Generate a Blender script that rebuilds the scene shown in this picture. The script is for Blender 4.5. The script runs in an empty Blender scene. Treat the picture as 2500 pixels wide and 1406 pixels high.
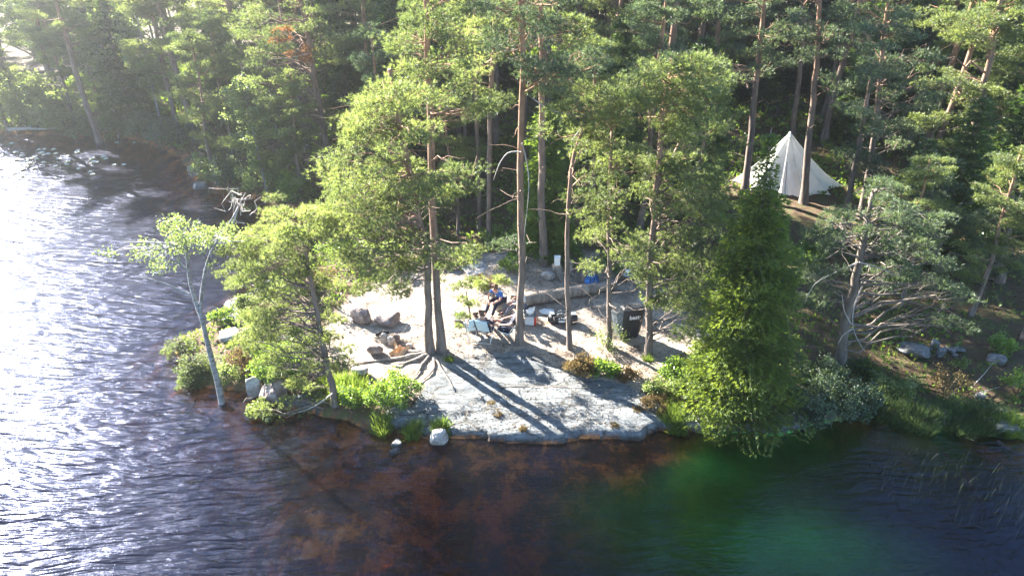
import bpy, math, random
import numpy as np
from mathutils import Vector, Matrix

# ------------------------------------------------------------------ camera, sky, sun, exposure
scene = bpy.context.scene
COL = scene.collection
CAM_H, PITCH, F = 13.0, math.radians(29.0), 1700.0          # F in pixels of a 2500 px wide frame
cam_d = bpy.data.cameras.new("camera")
cam_d.sensor_width = 36.0
cam_d.lens = F / 2500.0 * 36.0
cam_d.clip_end = 2000.0
cam = bpy.data.objects.new("camera", cam_d)
COL.objects.link(cam)
cam.location = (0, 0, CAM_H)
cam.rotation_euler = (math.pi / 2 - PITCH, 0, 0)
scene.camera = cam

SUN_EL, SUN_AZ = math.radians(28.5), math.radians(48.0)     # azimuth measured to the left of straight ahead (+Y)
sun_dir = Vector((-math.sin(SUN_AZ) * math.cos(SUN_EL), math.cos(SUN_AZ) * math.cos(SUN_EL), math.sin(SUN_EL)))
world = bpy.data.worlds.new("World")
scene.world = world
world.use_nodes = True
wn = world.node_tree
bg = wn.nodes["Background"]
sky = wn.nodes.new("ShaderNodeTexSky")
sky.sky_type = 'NISHITA'
sky.sun_disc = False
sky.sun_elevation = SUN_EL
sky.sun_rotation = -SUN_AZ
sky.air_density = 1.0
sky.dust_density = 0.15
sky.ozone_density = 4.0
wn.links.new(sky.outputs[0], bg.inputs[0])
bg.inputs[1].default_value = 0.055

sun_data = bpy.data.lights.new("sun", 'SUN')
sun_data.energy = 5.0
sun_data.angle = math.radians(0.5)
sun_data.color = (1.0, 0.94, 0.84)
sun = bpy.data.objects.new("sun", sun_data)
COL.objects.link(sun)
sun.rotation_euler = sun_dir.to_track_quat('Z', 'Y').to_euler()
sun.location = sun_dir * 60

scene.view_settings.view_transform = 'Standard'
scene.view_settings.look = 'None'
scene.view_settings.exposure = 3.35
scene.view_settings.gamma = 1.0
scene.view_settings.use_curve_mapping = False
scene.render.engine = 'CYCLES'
cy = scene.cycles
cy.max_bounces = 6
cy.diffuse_bounces = 2
cy.glossy_bounces = 2
cy.transmission_bounces = 4
cy.transparent_max_bounces = 6
cy.volume_bounces = 0
cy.sample_clamp_indirect = 4.0
cy.sample_clamp_direct = 0.0
cy.caustics_reflective = False
cy.caustics_refractive = False
cy.use_denoising = True

rng = np.random.default_rng(7)
random.seed(7)

# ------------------------------------------------------------------ pixels and rays
CP, SP = math.cos(PITCH), math.sin(PITCH)


def ray(px, py):
    dx, dy = (px - 1250.0) / F, (703.0 - py) / F
    return np.array([dx, CP + dy * SP, -SP + dy * CP])


def Z0(px, py, z=0.0):                      # ray onto the level z
    d = ray(px, py)
    t = (z - CAM_H) / d[2]
    return np.array([0, 0, CAM_H]) + d * t


def Q(px, py, Y):                           # ray onto the upright plane at distance Y
    d = ray(px, py)
    return np.array([0, 0, CAM_H]) + d * (Y / d[1])


def proj(p):                                # world -> pixel
    x, y, z = p[0], p[1], p[2] - CAM_H
    dep = y * CP - z * SP
    up = y * SP + z * CP
    return 1250 + F * x / dep, 703 - F * up / dep


# ------------------------------------------------------------------ value noise
def _h(ix, iy, s):
    n = (ix.astype(np.int64) * 374761393 + iy.astype(np.int64) * 668265263 + s * 1442695041) & 0x7fffffff
    n = (n ^ (n >> 13)) * 1274126177 & 0x7fffffff
    return ((n ^ (n >> 16)) & 0xffff) / 65535.0


def noise(x, y, s=0):
    x, y = np.asarray(x, float), np.asarray(y, float)
    ix, iy = np.floor(x), np.floor(y)
    fx, fy = x - ix, y - iy
    fx, fy = fx * fx * (3 - 2 * fx), fy * fy * (3 - 2 * fy)
    a, b = _h(ix, iy, s), _h(ix + 1, iy, s)
    c, d = _h(ix, iy + 1, s), _h(ix + 1, iy + 1, s)
    return (a + (b - a) * fx) * (1 - fy) + (c + (d - c) * fx) * fy - 0.5


def fbm(x, y, s=0, o=4):
    v, a, f = 0, 1.0, 1.0
    for k in range(o):
        v = v + a * noise(x * f, y * f, s + k * 17)
        a *= 0.5
        f *= 2.03
    return v


def sstep(a, b, x):
    t = np.clip((x - a) / (b - a), 0, 1)
    return t * t * (3 - 2 * t)


# ------------------------------------------------------------------ shoreline and ground height
shore_px = [(-700, 335), (-300, 330), (0, 328), (120, 333), (220, 328), (330, 342), (400, 360), (455, 395), (470, 425), (482, 455),
            (540, 462), (600, 480), (660, 500), (760, 512), (835, 535), (850, 575), (800, 615), (720, 650), (650, 690),
            (600, 720), (545, 745), (560, 778), (500, 800), (430, 838), (432, 872), (468, 925), (520, 950), (590, 958), (640, 972),
            (690, 1002), (760, 1010), (830, 1022), (900, 1045), (985, 1052), (1010, 1066), (1090, 1068), (1130, 1073), (1230, 1074),
            (1330, 1080), (1460, 1074), (1475, 1066), (1540, 1070), (1620, 1052), (1650, 1058), (1745, 1052), (1800, 1062), (1900, 1065),
            (1990, 1045), (2050, 1030), (2110, 1002), (2190, 1020), (2250, 1040), (2300, 1046), (2370, 1030), (2430, 1048), (2520, 1085), (2700, 1180), (3100, 1300)]
shore = [Z0(x, y)[:2] for x, y in shore_px]
shore += [np.array([70.0, 4.0]), np.array([160.0, 4.0]), np.array([160.0, 260.0]), np.array([-160.0, 260.0]), np.array([-160.0, 52.0])]
SH = np.array(shore)


def sdist(poly, x, y):                      # signed distance, positive inside
    x, y = np.asarray(x, float), np.asarray(y, float)
    best = np.full(x.shape, 1e18)
    ins = np.zeros(x.shape, bool)
    n = len(poly)
    for i in range(n):
        ax, ay = poly[i]
        bx, by = poly[(i + 1) % n]
        ex, ey = bx - ax, by - ay
        t = np.clip(((x - ax) * ex + (y - ay) * ey) / (ex * ex + ey * ey + 1e-12), 0, 1)
        qx, qy = x - ax - t * ex, y - ay - t * ey
        best = np.minimum(best, qx * qx + qy * qy)
        c = ((ay > y) != (by > y))
        xi = ax + (y - ay) * ex / (ey if abs(ey) > 1e-12 else 1e-12)
        ins ^= c & (x < xi)
    return np.where(ins, 1, -1) * np.sqrt(best)


def gpoly(pts, z=0.5):
    return np.array([Z0(x, y, z)[:2] for x, y in pts])


ROCK = gpoly([(985, 1070), (1300, 1100), (1700, 1080), (1660, 1010), (1600, 960), (1500, 925), (1380, 900), (1280, 850), (1100, 880), (1040, 930), (1000, 1000)])
CAMP = gpoly([(760, 820), (850, 740), (930, 690), (1130, 630), (1400, 630), (1560, 650), (1640, 720), (1790, 790), (1760, 850), (1640, 880), (1560, 950), (1480, 1000),
              (1300, 1060), (1120, 1060), (1030, 970), (870, 890), (790, 880)])
CLEAR = gpoly([(1740, 560), (1780, 470), (1900, 440), (2080, 470), (2080, 560), (1980, 620), (1800, 650)], 1.6)


def height(x, y):
    x, y = np.asarray(x, float), np.asarray(y, float)
    d = sdist(SH, x, y) + 0.35 * fbm(x * 1.1, y * 1.1, 5, 3) * sstep(-6, -1, -np.abs(sdist(SH, x, y))) * 0.6
    cell = np.floor(x * 1.15 + 0.3 * np.sin(x * 3.1))
    d = d + 0.16 * (_h(cell, cell * 0 + 3, 8) - 0.5) * sstep(-1.2, -0.2, -np.abs(d)) * (np.abs(x - 1.5) < 6)
    land = 0.20 * sstep(0.0, 0.13, d) + 0.75 * (1 - np.exp(-np.maximum(d, 0) / 6.5)) + 0.035 * np.maximum(d - 6, 0)
    land = land + sstep(0.3, 4, d) * 0.22 * fbm(x * 0.35, y * 0.35, 3, 3) + sstep(2, 8, d) * 0.05 * fbm(x * 1.7, y * 1.7, 9, 3)
    strike = fbm(x * 0.9 + y * 0.6, y * 5.0 - x * 1.0, 21, 4)
    land = land + sstep(0.0, 0.5, d) * (0.06 * strike + 0.05 * fbm(x * 2.2, y * 2.2, 31, 3))
    dd = np.maximum(-d, 0)
    lake = -0.06 - (0.30 + 0.55 * sstep(3.0, 7.0, x)) * dd - 0.05 * dd * dd
    lake = lake + 0.10 * fbm(x * 1.3, y * 1.3, 11, 3) * sstep(0, 0.8, dd)
    lake = np.maximum(lake, -2.6) + 0.25 * fbm(x * 0.35, y * 0.35, 13, 3) * sstep(1, 4, dd)
    # broad shoals: one raised to carry the green flare tint, the others brown bars
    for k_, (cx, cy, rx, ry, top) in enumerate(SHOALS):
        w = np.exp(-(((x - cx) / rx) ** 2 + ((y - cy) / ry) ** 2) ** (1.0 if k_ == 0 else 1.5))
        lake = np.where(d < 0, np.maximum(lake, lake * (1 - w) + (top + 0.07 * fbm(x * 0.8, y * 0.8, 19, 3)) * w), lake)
    lake = np.minimum(lake, -0.04)
    return np.where(d > 0, land, lake)


def _c(px, py):
    p = Z0(px, py)
    return p[0], p[1]


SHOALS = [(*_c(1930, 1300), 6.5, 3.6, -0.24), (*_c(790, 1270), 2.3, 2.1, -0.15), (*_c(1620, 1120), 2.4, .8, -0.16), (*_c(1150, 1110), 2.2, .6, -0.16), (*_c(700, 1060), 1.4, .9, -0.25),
          (*_c(940, 1330), 1.1, .8, -0.5)]


def G(px, py):                              # ray onto the ground
    d = ray(px, py)
    t = np.linspace(6, 160, 4000)
    X, Y, Z = d[0] * t, d[1] * t, CAM_H + d[2] * t
    m = Z < np.maximum(height(X, Y), 0.0)
    i = int(np.argmax(m))
    lo, hi = t[max(i - 1, 0)], t[i]
    tt = np.linspace(lo, hi, 30)
    X, Y, Z = d[0] * tt, d[1] * tt, CAM_H + d[2] * tt
    m = Z < np.maximum(height(X, Y), 0.0)
    j = int(np.argmax(m))
    return np.array([X[j], Y[j], float(height(X[j], Y[j]))])


def hz(x, y):
    return float(height(x, y))


# ------------------------------------------------------------------ materials
def mat(name):
    m = bpy.data.materials.new(name)
    m.use_nodes = True
    nt = m.node_tree
    for n in list(nt.nodes):
        nt.nodes.remove(n)
    return m, nt, nt.nodes, nt.links


def ramp(N, L, src, stops):
    r = N.new("ShaderNodeValToRGB")
    e = r.color_ramp.elements
    e[0].position, e[0].color = stops[0][0], (*stops[0][1], 1)
    e[1].position, e[1].color = stops[-1][0], (*stops[-1][1], 1)
    for p, c in stops[1:-1]:
        k = e.new(p)
        k.color = (*c, 1)
    L.new(src, r.inputs[0])
    return r.outputs[0]


def noise_n(N, L, vec, scale, detail=5, rough=0.6, dist=0.0):
    n = N.new("ShaderNodeTexNoise")
    n.inputs["Scale"].default_value = scale
    n.inputs["Detail"].default_value = detail
    n.inputs["Roughness"].default_value = rough
    n.inputs["Distortion"].default_value = dist
    if vec is not None:
        L.new(vec, n.inputs["Vector"])
    return n.outputs["Fac"]


def mapping(N, L, src, scale=(1, 1, 1), rot=(0, 0, 0)):
    m = N.new("ShaderNodeMapping")
    m.inputs["Scale"].default_value = scale
    m.inputs["Rotation"].default_value = rot
    L.new(src, m.inputs["Vector"])
    return m.outputs[0]


def mixc(N, L, fac, a, b):
    m = N.new("ShaderNodeMix")
    m.data_type = 'RGBA'
    for s, v in ((0, fac), (6, a), (7, b)):
        if hasattr(v, "is_linked"):
            L.new(v, m.inputs[s])
        elif s == 0:
            m.inputs[0].default_value = v
        else:
            m.inputs[s].default_value = (*v, 1)
    return m.outputs[2]


def math_n(N, L, op, a, b=0.0, clamp=False):
    m = N.new("ShaderNodeMath")
    m.operation = op
    m.use_clamp = clamp
    for i, v in enumerate((a, b)):
        if hasattr(v, "is_linked"):
            L.new(v, m.inputs[i])
        else:
            m.inputs[i].default_value = v
    return m.outputs[0]


def bump_n(N, L, h, strength=0.5, dist=0.05, normal=None):
    b = N.new("ShaderNodeBump")
    b.inputs["Strength"].default_value = strength
    b.inputs["Distance"].default_value = dist
    L.new(h, b.inputs["Height"])
    if normal is not None:
        L.new(normal, b.inputs["Normal"])
    return b.outputs[0]


def attr(N, name):
    a = N.new("ShaderNodeAttribute")
    a.attribute_name = name
    return a


def out(N, L, shader, vol=None):
    o = N.new("ShaderNodeOutputMaterial")
    if shader is not None:
        L.new(shader, o.inputs[0])
    if vol is not None:
        L.new(vol, o.inputs[1])


def plain(name, col, rough=0.7, var=0.15, scale=8.0, metal=0.0, bump=0.0, trans=0.0):
    m, nt, N, L = mat(name)
    tc = N.new("ShaderNodeTexCoord")
    f = noise_n(N, L, tc.outputs["Object"], scale, 4)
    a = tuple(c * (1 - var) for c in col)
    b = tuple(min(1, c * (1 + var)) for c in col)
    c = ramp(N, L, f, [(0.35, a), (0.65, b)])
    p = N.new("ShaderNodeBsdfPrincipled")
    L.new(c, p.inputs["Base Color"])
    p.inputs["Roughness"].default_value = rough
    p.inputs["Metallic"].default_value = metal
    if bump:
        L.new(bump_n(N, L, f, bump, 0.01), p.inputs["Normal"])
    sh = p.outputs[0]
    if trans:
        t = N.new("ShaderNodeBsdfTranslucent")
        L.new(c, t.inputs[0])
        x = N.new("ShaderNodeMixShader")
        x.inputs[0].default_value = trans
        L.new(sh, x.inputs[1])
        L.new(t.outputs[0], x.inputs[2])
        sh = x.outputs[0]
    out(N, L, sh)
    return m


def foliage(name, dark, light, tdark, tlight, trans=0.4, gloss=0.0):
    m, nt, N, L = mat(name)
    v = attr(N, "tint").outputs["Fac"]
    oi = N.new("ShaderNodeObjectInfo")
    r = math_n(N, L, 'MULTIPLY', oi.outputs["Random"], 0.35)
    v = math_n(N, L, 'ADD', math_n(N, L, 'MULTIPLY', v, 0.8), r, True)
    c1 = mixc(N, L, v, dark, light)
    c2 = mixc(N, L, v, tdark, tlight)
    d = N.new("ShaderNodeBsdfDiffuse")
    L.new(c1, d.inputs[0])
    t = N.new("ShaderNodeBsdfTranslucent")
    L.new(c2, t.inputs[0])
    x = N.new("ShaderNodeMixShader")
    x.inputs[0].default_value = trans
    L.new(d.outputs[0], x.inputs[1])
    L.new(t.outputs[0], x.inputs[2])
    sh = x.outputs[0]
    if gloss:
        g = N.new("ShaderNodeBsdfGlossy")
        g.inputs["Roughness"].default_value = 0.5
        y = N.new("ShaderNodeMixShader")
        y.inputs[0].default_value = gloss
        L.new(sh, y.inputs[1])
        L.new(g.outputs[0], y.inputs[2])
        sh = y.outputs[0]
    out(N, L, sh)
    return m


M_pine = foliage("pine_needles", (0.045, 0.075, 0.032), (0.15, 0.19, 0.052), (0.10, 0.16, 0.040), (0.41, 0.48, 0.11), 0.45, 0.05)
M_pine_blue = foliage("blue_pine_needles", (0.030, 0.064, 0.038), (0.075, 0.115, 0.055), (0.06, 0.115, 0.05), (0.23, 0.30, 0.09), 0.4, 0.05)
M_spruce = foliage("spruce_needles", (0.032, 0.070, 0.020), (0.115, 0.17, 0.032), (0.10, 0.19, 0.025), (0.48, 0.56, 0.06), 0.48, 0.03)
M_spruce_dark = foliage("shaded_spruce_needles", (0.018, 0.042, 0.014), (0.050, 0.095, 0.022), (0.04, 0.09, 0.012), (0.16, 0.25, 0.03), 0.35, 0.03)  # darker copy of the spruce needles, the wood's shade put into its colour
M_birch = foliage("birch_leaves", (0.07, 0.11, 0.03), (0.14, 0.19, 0.05), (0.20, 0.28, 0.06), (0.36, 0.44, 0.11), 0.5, 0.06)
M_bush = foliage("bush_leaves", (0.05, 0.10, 0.02), (0.11, 0.19, 0.03), (0.16, 0.28, 0.03), (0.34, 0.48, 0.05), 0.5, 0.05)
M_grass = foliage("grass_blades", (0.05, 0.10, 0.02), (0.13, 0.20, 0.04), (0.14, 0.24, 0.03), (0.36, 0.46, 0.06), 0.5, 0.04)
M_dry = foliage("heather_twigs", (0.09, 0.06, 0.035), (0.20, 0.15, 0.07), (0.12, 0.08, 0.04), (0.30, 0.22, 0.08), 0.35, 0.0)
M_orange = foliage("withered_needles", (0.25, 0.09, 0.03), (0.42, 0.19, 0.06), (0.4, 0.15, 0.05), (0.5, 0.25, 0.08), 0.4, 0.0)
M_rowan = foliage("rowan_leaves", (0.04, 0.10, 0.055), (0.08, 0.17, 0.08), (0.10, 0.24, 0.11), (0.16, 0.36, 0.16), 0.45, 0.06)
M_grass_dark = foliage("shaded_grass", (0.03, 0.06, 0.025), (0.08, 0.12, 0.045), (0.07, 0.13, 0.04), (0.22, 0.30, 0.08), 0.45, 0.03)  # darker grass for the bank, whose shade is painted into the blades
M_reed = foliage("reed_blades", (0.06, 0.09, 0.04), (0.12, 0.15, 0.07), (0.10, 0.15, 0.05), (0.18, 0.24, 0.09), 0.3, 0.05)


def bark(name, low, high, z0, z1, dark=0.5, scale=9.0):
    m, nt, N, L = mat(name)
    h = attr(N, "hgt").outputs["Fac"]
    tc = N.new("ShaderNodeTexCoord")
    mp = mapping(N, L, tc.outputs["Object"], (1, 1, 0.18))
    n = noise_n(N, L, mp, scale, 6, 0.65)
    n2 = noise_n(N, L, tc.outputs["Object"], 1.3, 3)
    k = N.new("ShaderNodeMapRange")
    k.inputs["From Min"].default_value = z0
    k.inputs["From Max"].default_value = z1
    L.new(math_n(N, L, 'ADD', h, math_n(N, L, 'MULTIPLY', math_n(N, L, 'SUBTRACT', n2, 0.5), 3.0)), k.inputs[0])
    c = mixc(N, L, k.outputs[0], low, high)
    dk = N.new("ShaderNodeMix")
    dk.data_type = 'RGBA'
    dk.blend_type = 'MULTIPLY'
    dk.inputs[0].default_value = 1.0
    L.new(c, dk.inputs[6])
    L.new(ramp(N, L, n, [(0.35, (dark,) * 3), (0.62, (1.25,) * 3)]), dk.inputs[7])
    p = N.new("ShaderNodeBsdfPrincipled")
    L.new(dk.outputs[2], p.inputs["Base Color"])
    p.inputs["Roughness"].default_value = 0.85
    L.new(bump_n(N, L, n, 0.8, 0.03), p.inputs["Normal"])
    out(N, L, p.outputs[0])
    return m


M_bark = bark("pine_bark", (0.15, 0.115, 0.095), (0.30, 0.16, 0.09), 3.0, 9.0)
M_sbark = bark("spruce_bark", (0.13, 0.105, 0.085), (0.13, 0.105, 0.085), 3, 9)
M_dead = bark("grey_deadwood", (0.36, 0.33, 0.30), (0.36, 0.33, 0.30), 3, 9, 0.7)


def birch_bark():
    m, nt, N, L = mat("birch_bark")
    tc = N.new("ShaderNodeTexCoord")
    mp = mapping(N, L, tc.outputs["Object"], (3, 3, 14))
    n = noise_n(N, L, mp, 1.2, 5, 0.7)
    c = ramp(N, L, n, [(0.40, (0.10, 0.09, 0.085)), (0.52, (0.22, 0.22, 0.22)), (0.7, (0.34, 0.335, 0.33))])
    p = N.new("ShaderNodeBsdfPrincipled")
    L.new(c, p.inputs["Base Color"])
    p.inputs["Roughness"].default_value = 0.6
    L.new(bump_n(N, L, n, 0.4, 0.01), p.inputs["Normal"])
    out(N, L, p.outputs[0])
    return m


M_birchbark = birch_bark()


def ground_mat():
    m, nt, N, L = mat("forest_ground")
    geo = N.new("ShaderNodeNewGeometry")
    P = geo.outputs["Position"]
    rock, camp, lake, green = (attr(N, n).outputs["Fac"] for n in ("rock", "camp", "lake", "green"))
    # soil: trodden needle litter, pale where it is worn
    s1 = noise_n(N, L, P, 1.4, 6, 0.65)
    s2 = noise_n(N, L, P, 14, 5, 0.7)
    soil = ramp(N, L, math_n(N, L, 'ADD', math_n(N, L, 'MULTIPLY', s1, .5), math_n(N, L, 'MULTIPLY', s2, .5)),
                [(0.38, (0.09, 0.065, 0.05)), (0.455, (0.24, 0.19, 0.15)), (0.53, (0.36, 0.30, 0.24)), (0.66, (0.50, 0.44, 0.37))])
    # forest floor: brown litter and moss
    f1 = noise_n(N, L, P, 2.2, 7, 0.7)
    floor = ramp(N, L, f1, [(0.35, (0.035, 0.028, 0.018)), (0.48, (0.11, 0.07, 0.042)), (0.56, (0.06, 0.065, 0.022)), (0.7, (0.13, 0.12, 0.05))])
    # rock: streaked grey gneiss with lichen
    mp = mapping(N, L, P, (0.8, 5.5, 2.0), (0, 0, 0.12))
    r1 = noise_n(N, L, mp, 1.6, 8, 0.72)
    r2 = noise_n(N, L, P, 3.2, 8, 0.75, 0.6)
    r3 = noise_n(N, L, P, 22, 4, 0.7)
    rc = math_n(N, L, 'ADD', math_n(N, L, 'MULTIPLY', r1, .55), math_n(N, L, 'MULTIPLY', r2, .45))
    rockc = ramp(N, L, rc, [(0.38, (0.035, 0.034, 0.032)), (0.46, (0.09, 0.09, 0.09)), (0.53, (0.155, 0.165, 0.17)), (0.61, (0.28, 0.29, 0.29))])
    lich = ramp(N, L, r3, [(0.42, (0.0,) * 3), (0.56, (1.0,) * 3)])
    rockc = mixc(N, L, math_n(N, L, 'MULTIPLY', lich, 0.40), rockc, (0.17, 0.19, 0.20))
    vo = N.new("ShaderNodeTexVoronoi")
    vo.feature = 'DISTANCE_TO_EDGE'
    vo.inputs["Scale"].default_value = 0.9
    wv = N.new("ShaderNodeVectorMath")
    wv.operation = 'MULTIPLY_ADD'
    wn_ = N.new("ShaderNodeTexNoise")
    wn_.inputs["Scale"].default_value = 1.7
    wn_.inputs["Detail"].default_value = 5
    L.new(P, wn_.inputs["Vector"])
    L.new(wn_.outputs["Color"], wv.inputs[0])
    wv.inputs[1].default_value = (0.9, 0.9, 0)
    L.new(mapping(N, L, P, (0.55, 1.6, 1), (0, 0, 0.2)), wv.inputs[2])
    L.new(wv.outputs[0], vo.inputs["Vector"])
    crack = ramp(N, L, vo.outputs["Distance"], [(0.0, (0.0,) * 3), (0.035, (1.0,) * 3)])
    rockc = mixc(N, L, crack, (0.05, 0.045, 0.038), rockc)
    sz = N.new("ShaderNodeSeparateXYZ")
    L.new(P, sz.inputs[0])
    wet = ramp(N, L, math_n(N, L, 'ADD', sz.outputs[2], math_n(N, L, 'MULTIPLY', r2, 0.12)), [(0.10, (0.32, 0.30, 0.27)), (0.20, (1.0,) * 3)])
    wm = N.new("ShaderNodeMix")
    wm.data_type = 'RGBA'
    wm.blend_type = 'MULTIPLY'
    wm.inputs[0].default_value = 1.0
    L.new(rockc, wm.inputs[6])
    L.new(wet, wm.inputs[7])
    rockc = wm.outputs[2]
    # lake bed: rust coloured stones and sand; the green paints in a lens flare ghost
    b1 = noise_n(N, L, P, 1.3, 5, 0.6, 0.3)
    b2 = noise_n(N, L, P, 9.0, 5, 0.7)
    bb = math_n(N, L, 'ADD', math_n(N, L, 'MULTIPLY', b1, .7), math_n(N, L, 'MULTIPLY', b2, .3))
    bed = ramp(N, L, bb, [(0.34, (0.035, 0.024, 0.016)), (0.48, (0.20, 0.07, 0.028)), (0.57, (0.80, 0.28, 0.07)), (0.70, (0.90, 0.48, 0.15))])
    flare_green = ramp(N, L, bb, [(0.25, (0.05, 0.42, 0.08)), (0.75, (0.12, 0.80, 0.16))])
    bed = mixc(N, L, green, bed, flare_green)
    e = noise_n(N, L, P, 3.5, 6, 0.7)

    def edge(a):
        k = math_n(N, L, 'ADD', a, math_n(N, L, 'MULTIPLY', math_n(N, L, 'SUBTRACT', e, 0.5), 0.9))
        r = N.new("ShaderNodeMapRange")
        r.interpolation_type = 'SMOOTHSTEP'
        r.inputs["From Min"].default_value = 0.38
        r.inputs["From Max"].default_value = 0.62
        L.new(k, r.inputs[0])
        return r.outputs[0]
    c = mixc(N, L, edge(camp), floor, soil)
    c = mixc(N, L, edge(rock), c, rockc)
    c = mixc(N, L, lake, c, bed)
    p = N.new("ShaderNodeBsdfPrincipled")
    L.new(c, p.inputs["Base Color"])
    p.inputs["Roughness"].default_value = 0.9
    p.inputs["Specular IOR Level"].default_value = 0.25
    hh = math_n(N, L, 'ADD', math_n(N, L, 'MULTIPLY', rc, 1.0), math_n(N, L, 'MULTIPLY', s2, 0.4))
    L.new(bump_n(N, L, hh, 0.9, 0.09), p.inputs["Normal"])
    out(N, L, p.outputs[0])
    return m


M_ground = ground_mat()


def stone_mat(name, stops, scale=5.0):
    m, nt, N, L = mat(name)
    tc = N.new("ShaderNodeTexCoord")
    n = noise_n(N, L, tc.outputs["Object"], scale, 8, 0.7, 0.3)
    c = ramp(N, L, n, stops)
    p = N.new("ShaderNodeBsdfPrincipled")
    L.new(c, p.inputs["Base Color"])
    p.inputs["Roughness"].default_value = 0.85
    L.new(bump_n(N, L, n, 0.7, 0.04), p.inputs["Normal"])
    out(N, L, p.outputs[0])
    return m


M_stone = stone_mat("grey_stone", [(0.35, (0.13, 0.12, 0.11)), (0.5, (0.30, 0.28, 0.26)), (0.66, (0.50, 0.48, 0.46))])
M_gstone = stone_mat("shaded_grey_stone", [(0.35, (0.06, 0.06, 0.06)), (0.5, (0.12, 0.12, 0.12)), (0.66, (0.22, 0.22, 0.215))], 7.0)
M_dstone = stone_mat("brown_stone", [(0.35, (0.09, 0.065, 0.06)), (0.5, (0.17, 0.13, 0.12)), (0.66, (0.30, 0.26, 0.24))])


def water_mat():
    m, nt, N, L = mat("lake_water")
    geo = N.new("ShaderNodeNewGeometry")
    P = geo.outputs["Position"]
    # wind ripples: a train of long crests coming down the lake, small cross ripples in the lee of the point
    warp = N.new("ShaderNodeTexNoise")
    warp.inputs["Scale"].default_value = 0.22
    warp.inputs["Detail"].default_value = 2.0
    L.new(P, warp.inputs["Vector"])
    vm = N.new("ShaderNodeVectorMath")
    vm.operation = 'MULTIPLY_ADD'
    L.new(warp.outputs["Color"], vm.inputs[0])
    vm.inputs[1].default_value = (1.0, 1.0, 0)
    L.new(P, vm.inputs[2])
    W = vm.outputs[0]
    a = mapping(N, L, W, (0.17, 1.0, 1), (0, 0, -0.50))
    w1 = noise_n(N, L, a, 5.6, 2.5, 0.55, 0.15)
    b = mapping(N, L, W, (0.22, 1.0, 1), (0, 0, -0.22))
    w2 = noise_n(N, L, b, 2.9, 2, 0.5, 0.15)
    c = mapping(N, L, W, (0.25, 1.0, 1), (0, 0, -1.85))
    w3 = noise_n(N, L, c, 6.0, 3, 0.55, 0.2)
    w4 = noise_n(N, L, P, 11.0, 3, 0.6)
    sx = N.new("ShaderNodeSeparateXYZ")
    L.new(P, sx.inputs[0])
    lee = N.new("ShaderNodeMapRange")
    lee.interpolation_type = 'SMOOTHSTEP'
    lee.inputs["From Min"].default_value = -4.5
    lee.inputs["From Max"].default_value = 0.5
    L.new(sx.outputs[0], lee.inputs[0])
    calm = noise_n(N, L, P, 0.13, 2, 0.5)
    amp = math_n(N, L, 'MULTIPLY', math_n(N, L, 'SUBTRACT', 1.0, math_n(N, L, 'MULTIPLY', lee.outputs[0], 0.78)), math_n(N, L, 'ADD', 0.55, calm))
    h = math_n(N, L, 'MULTIPLY', math_n(N, L, 'ADD', math_n(N, L, 'MULTIPLY', w1, 0.8), math_n(N, L, 'MULTIPLY', w2, 1.0)), amp)
    h = math_n(N, L, 'ADD', h, math_n(N, L, 'MULTIPLY', math_n(N, L, 'MULTIPLY', w3, 0.42), lee.outputs[0]))
    h = math_n(N, L, 'ADD', h, math_n(N, L, 'MULTIPLY', w4, 0.05))
    nrm = bump_n(N, L, h, 1.0, 0.082)
    fr = N.new("ShaderNodeFresnel")
    fr.inputs[0].default_value = 1.42
    L.new(nrm, fr.inputs["Normal"])
    g1 = N.new("ShaderNodeBsdfGlossy")
    g1.inputs["Color"].default_value = (0.72, 0.78, 1.0, 1)
    g1.inputs["Roughness"].default_value = 0.07
    L.new(nrm, g1.inputs["Normal"])
    g2 = N.new("ShaderNodeBsdfGlossy")
    g2.inputs["Color"].default_value = (0.64, 0.69, 1.0, 1)
    g2.inputs["Roughness"].default_value = 0.22
    L.new(nrm, g2.inputs["Normal"])
    g = N.new("ShaderNodeMixShader")
    L.new(math_n(N, L, 'SUBTRACT', 0.60, math_n(N, L, 'MULTIPLY', lee.outputs[0], 0.50)), g.inputs[0])
    L.new(g1.outputs[0], g.inputs[1])
    L.new(g2.outputs[0], g.inputs[2])
    t = N.new("ShaderNodeBsdfTransparent")
    x = N.new("ShaderNodeMixShader")
    L.new(fr.outputs[0], x.inputs[0])
    L.new(t.outputs[0], x.inputs[1])
    L.new(g.outputs[0], x.inputs[2])
    ab = N.new("ShaderNodeVolumeAbsorption")
    ab.inputs["Color"].default_value = (0.66, 0.33, 0.10, 1)
    ab.inputs["Density"].default_value = 1.9
    out(N, L, x.outputs[0], ab.outputs[0])
    return m


M_water = water_mat()

# ------------------------------------------------------------------ mesh helpers


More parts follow.
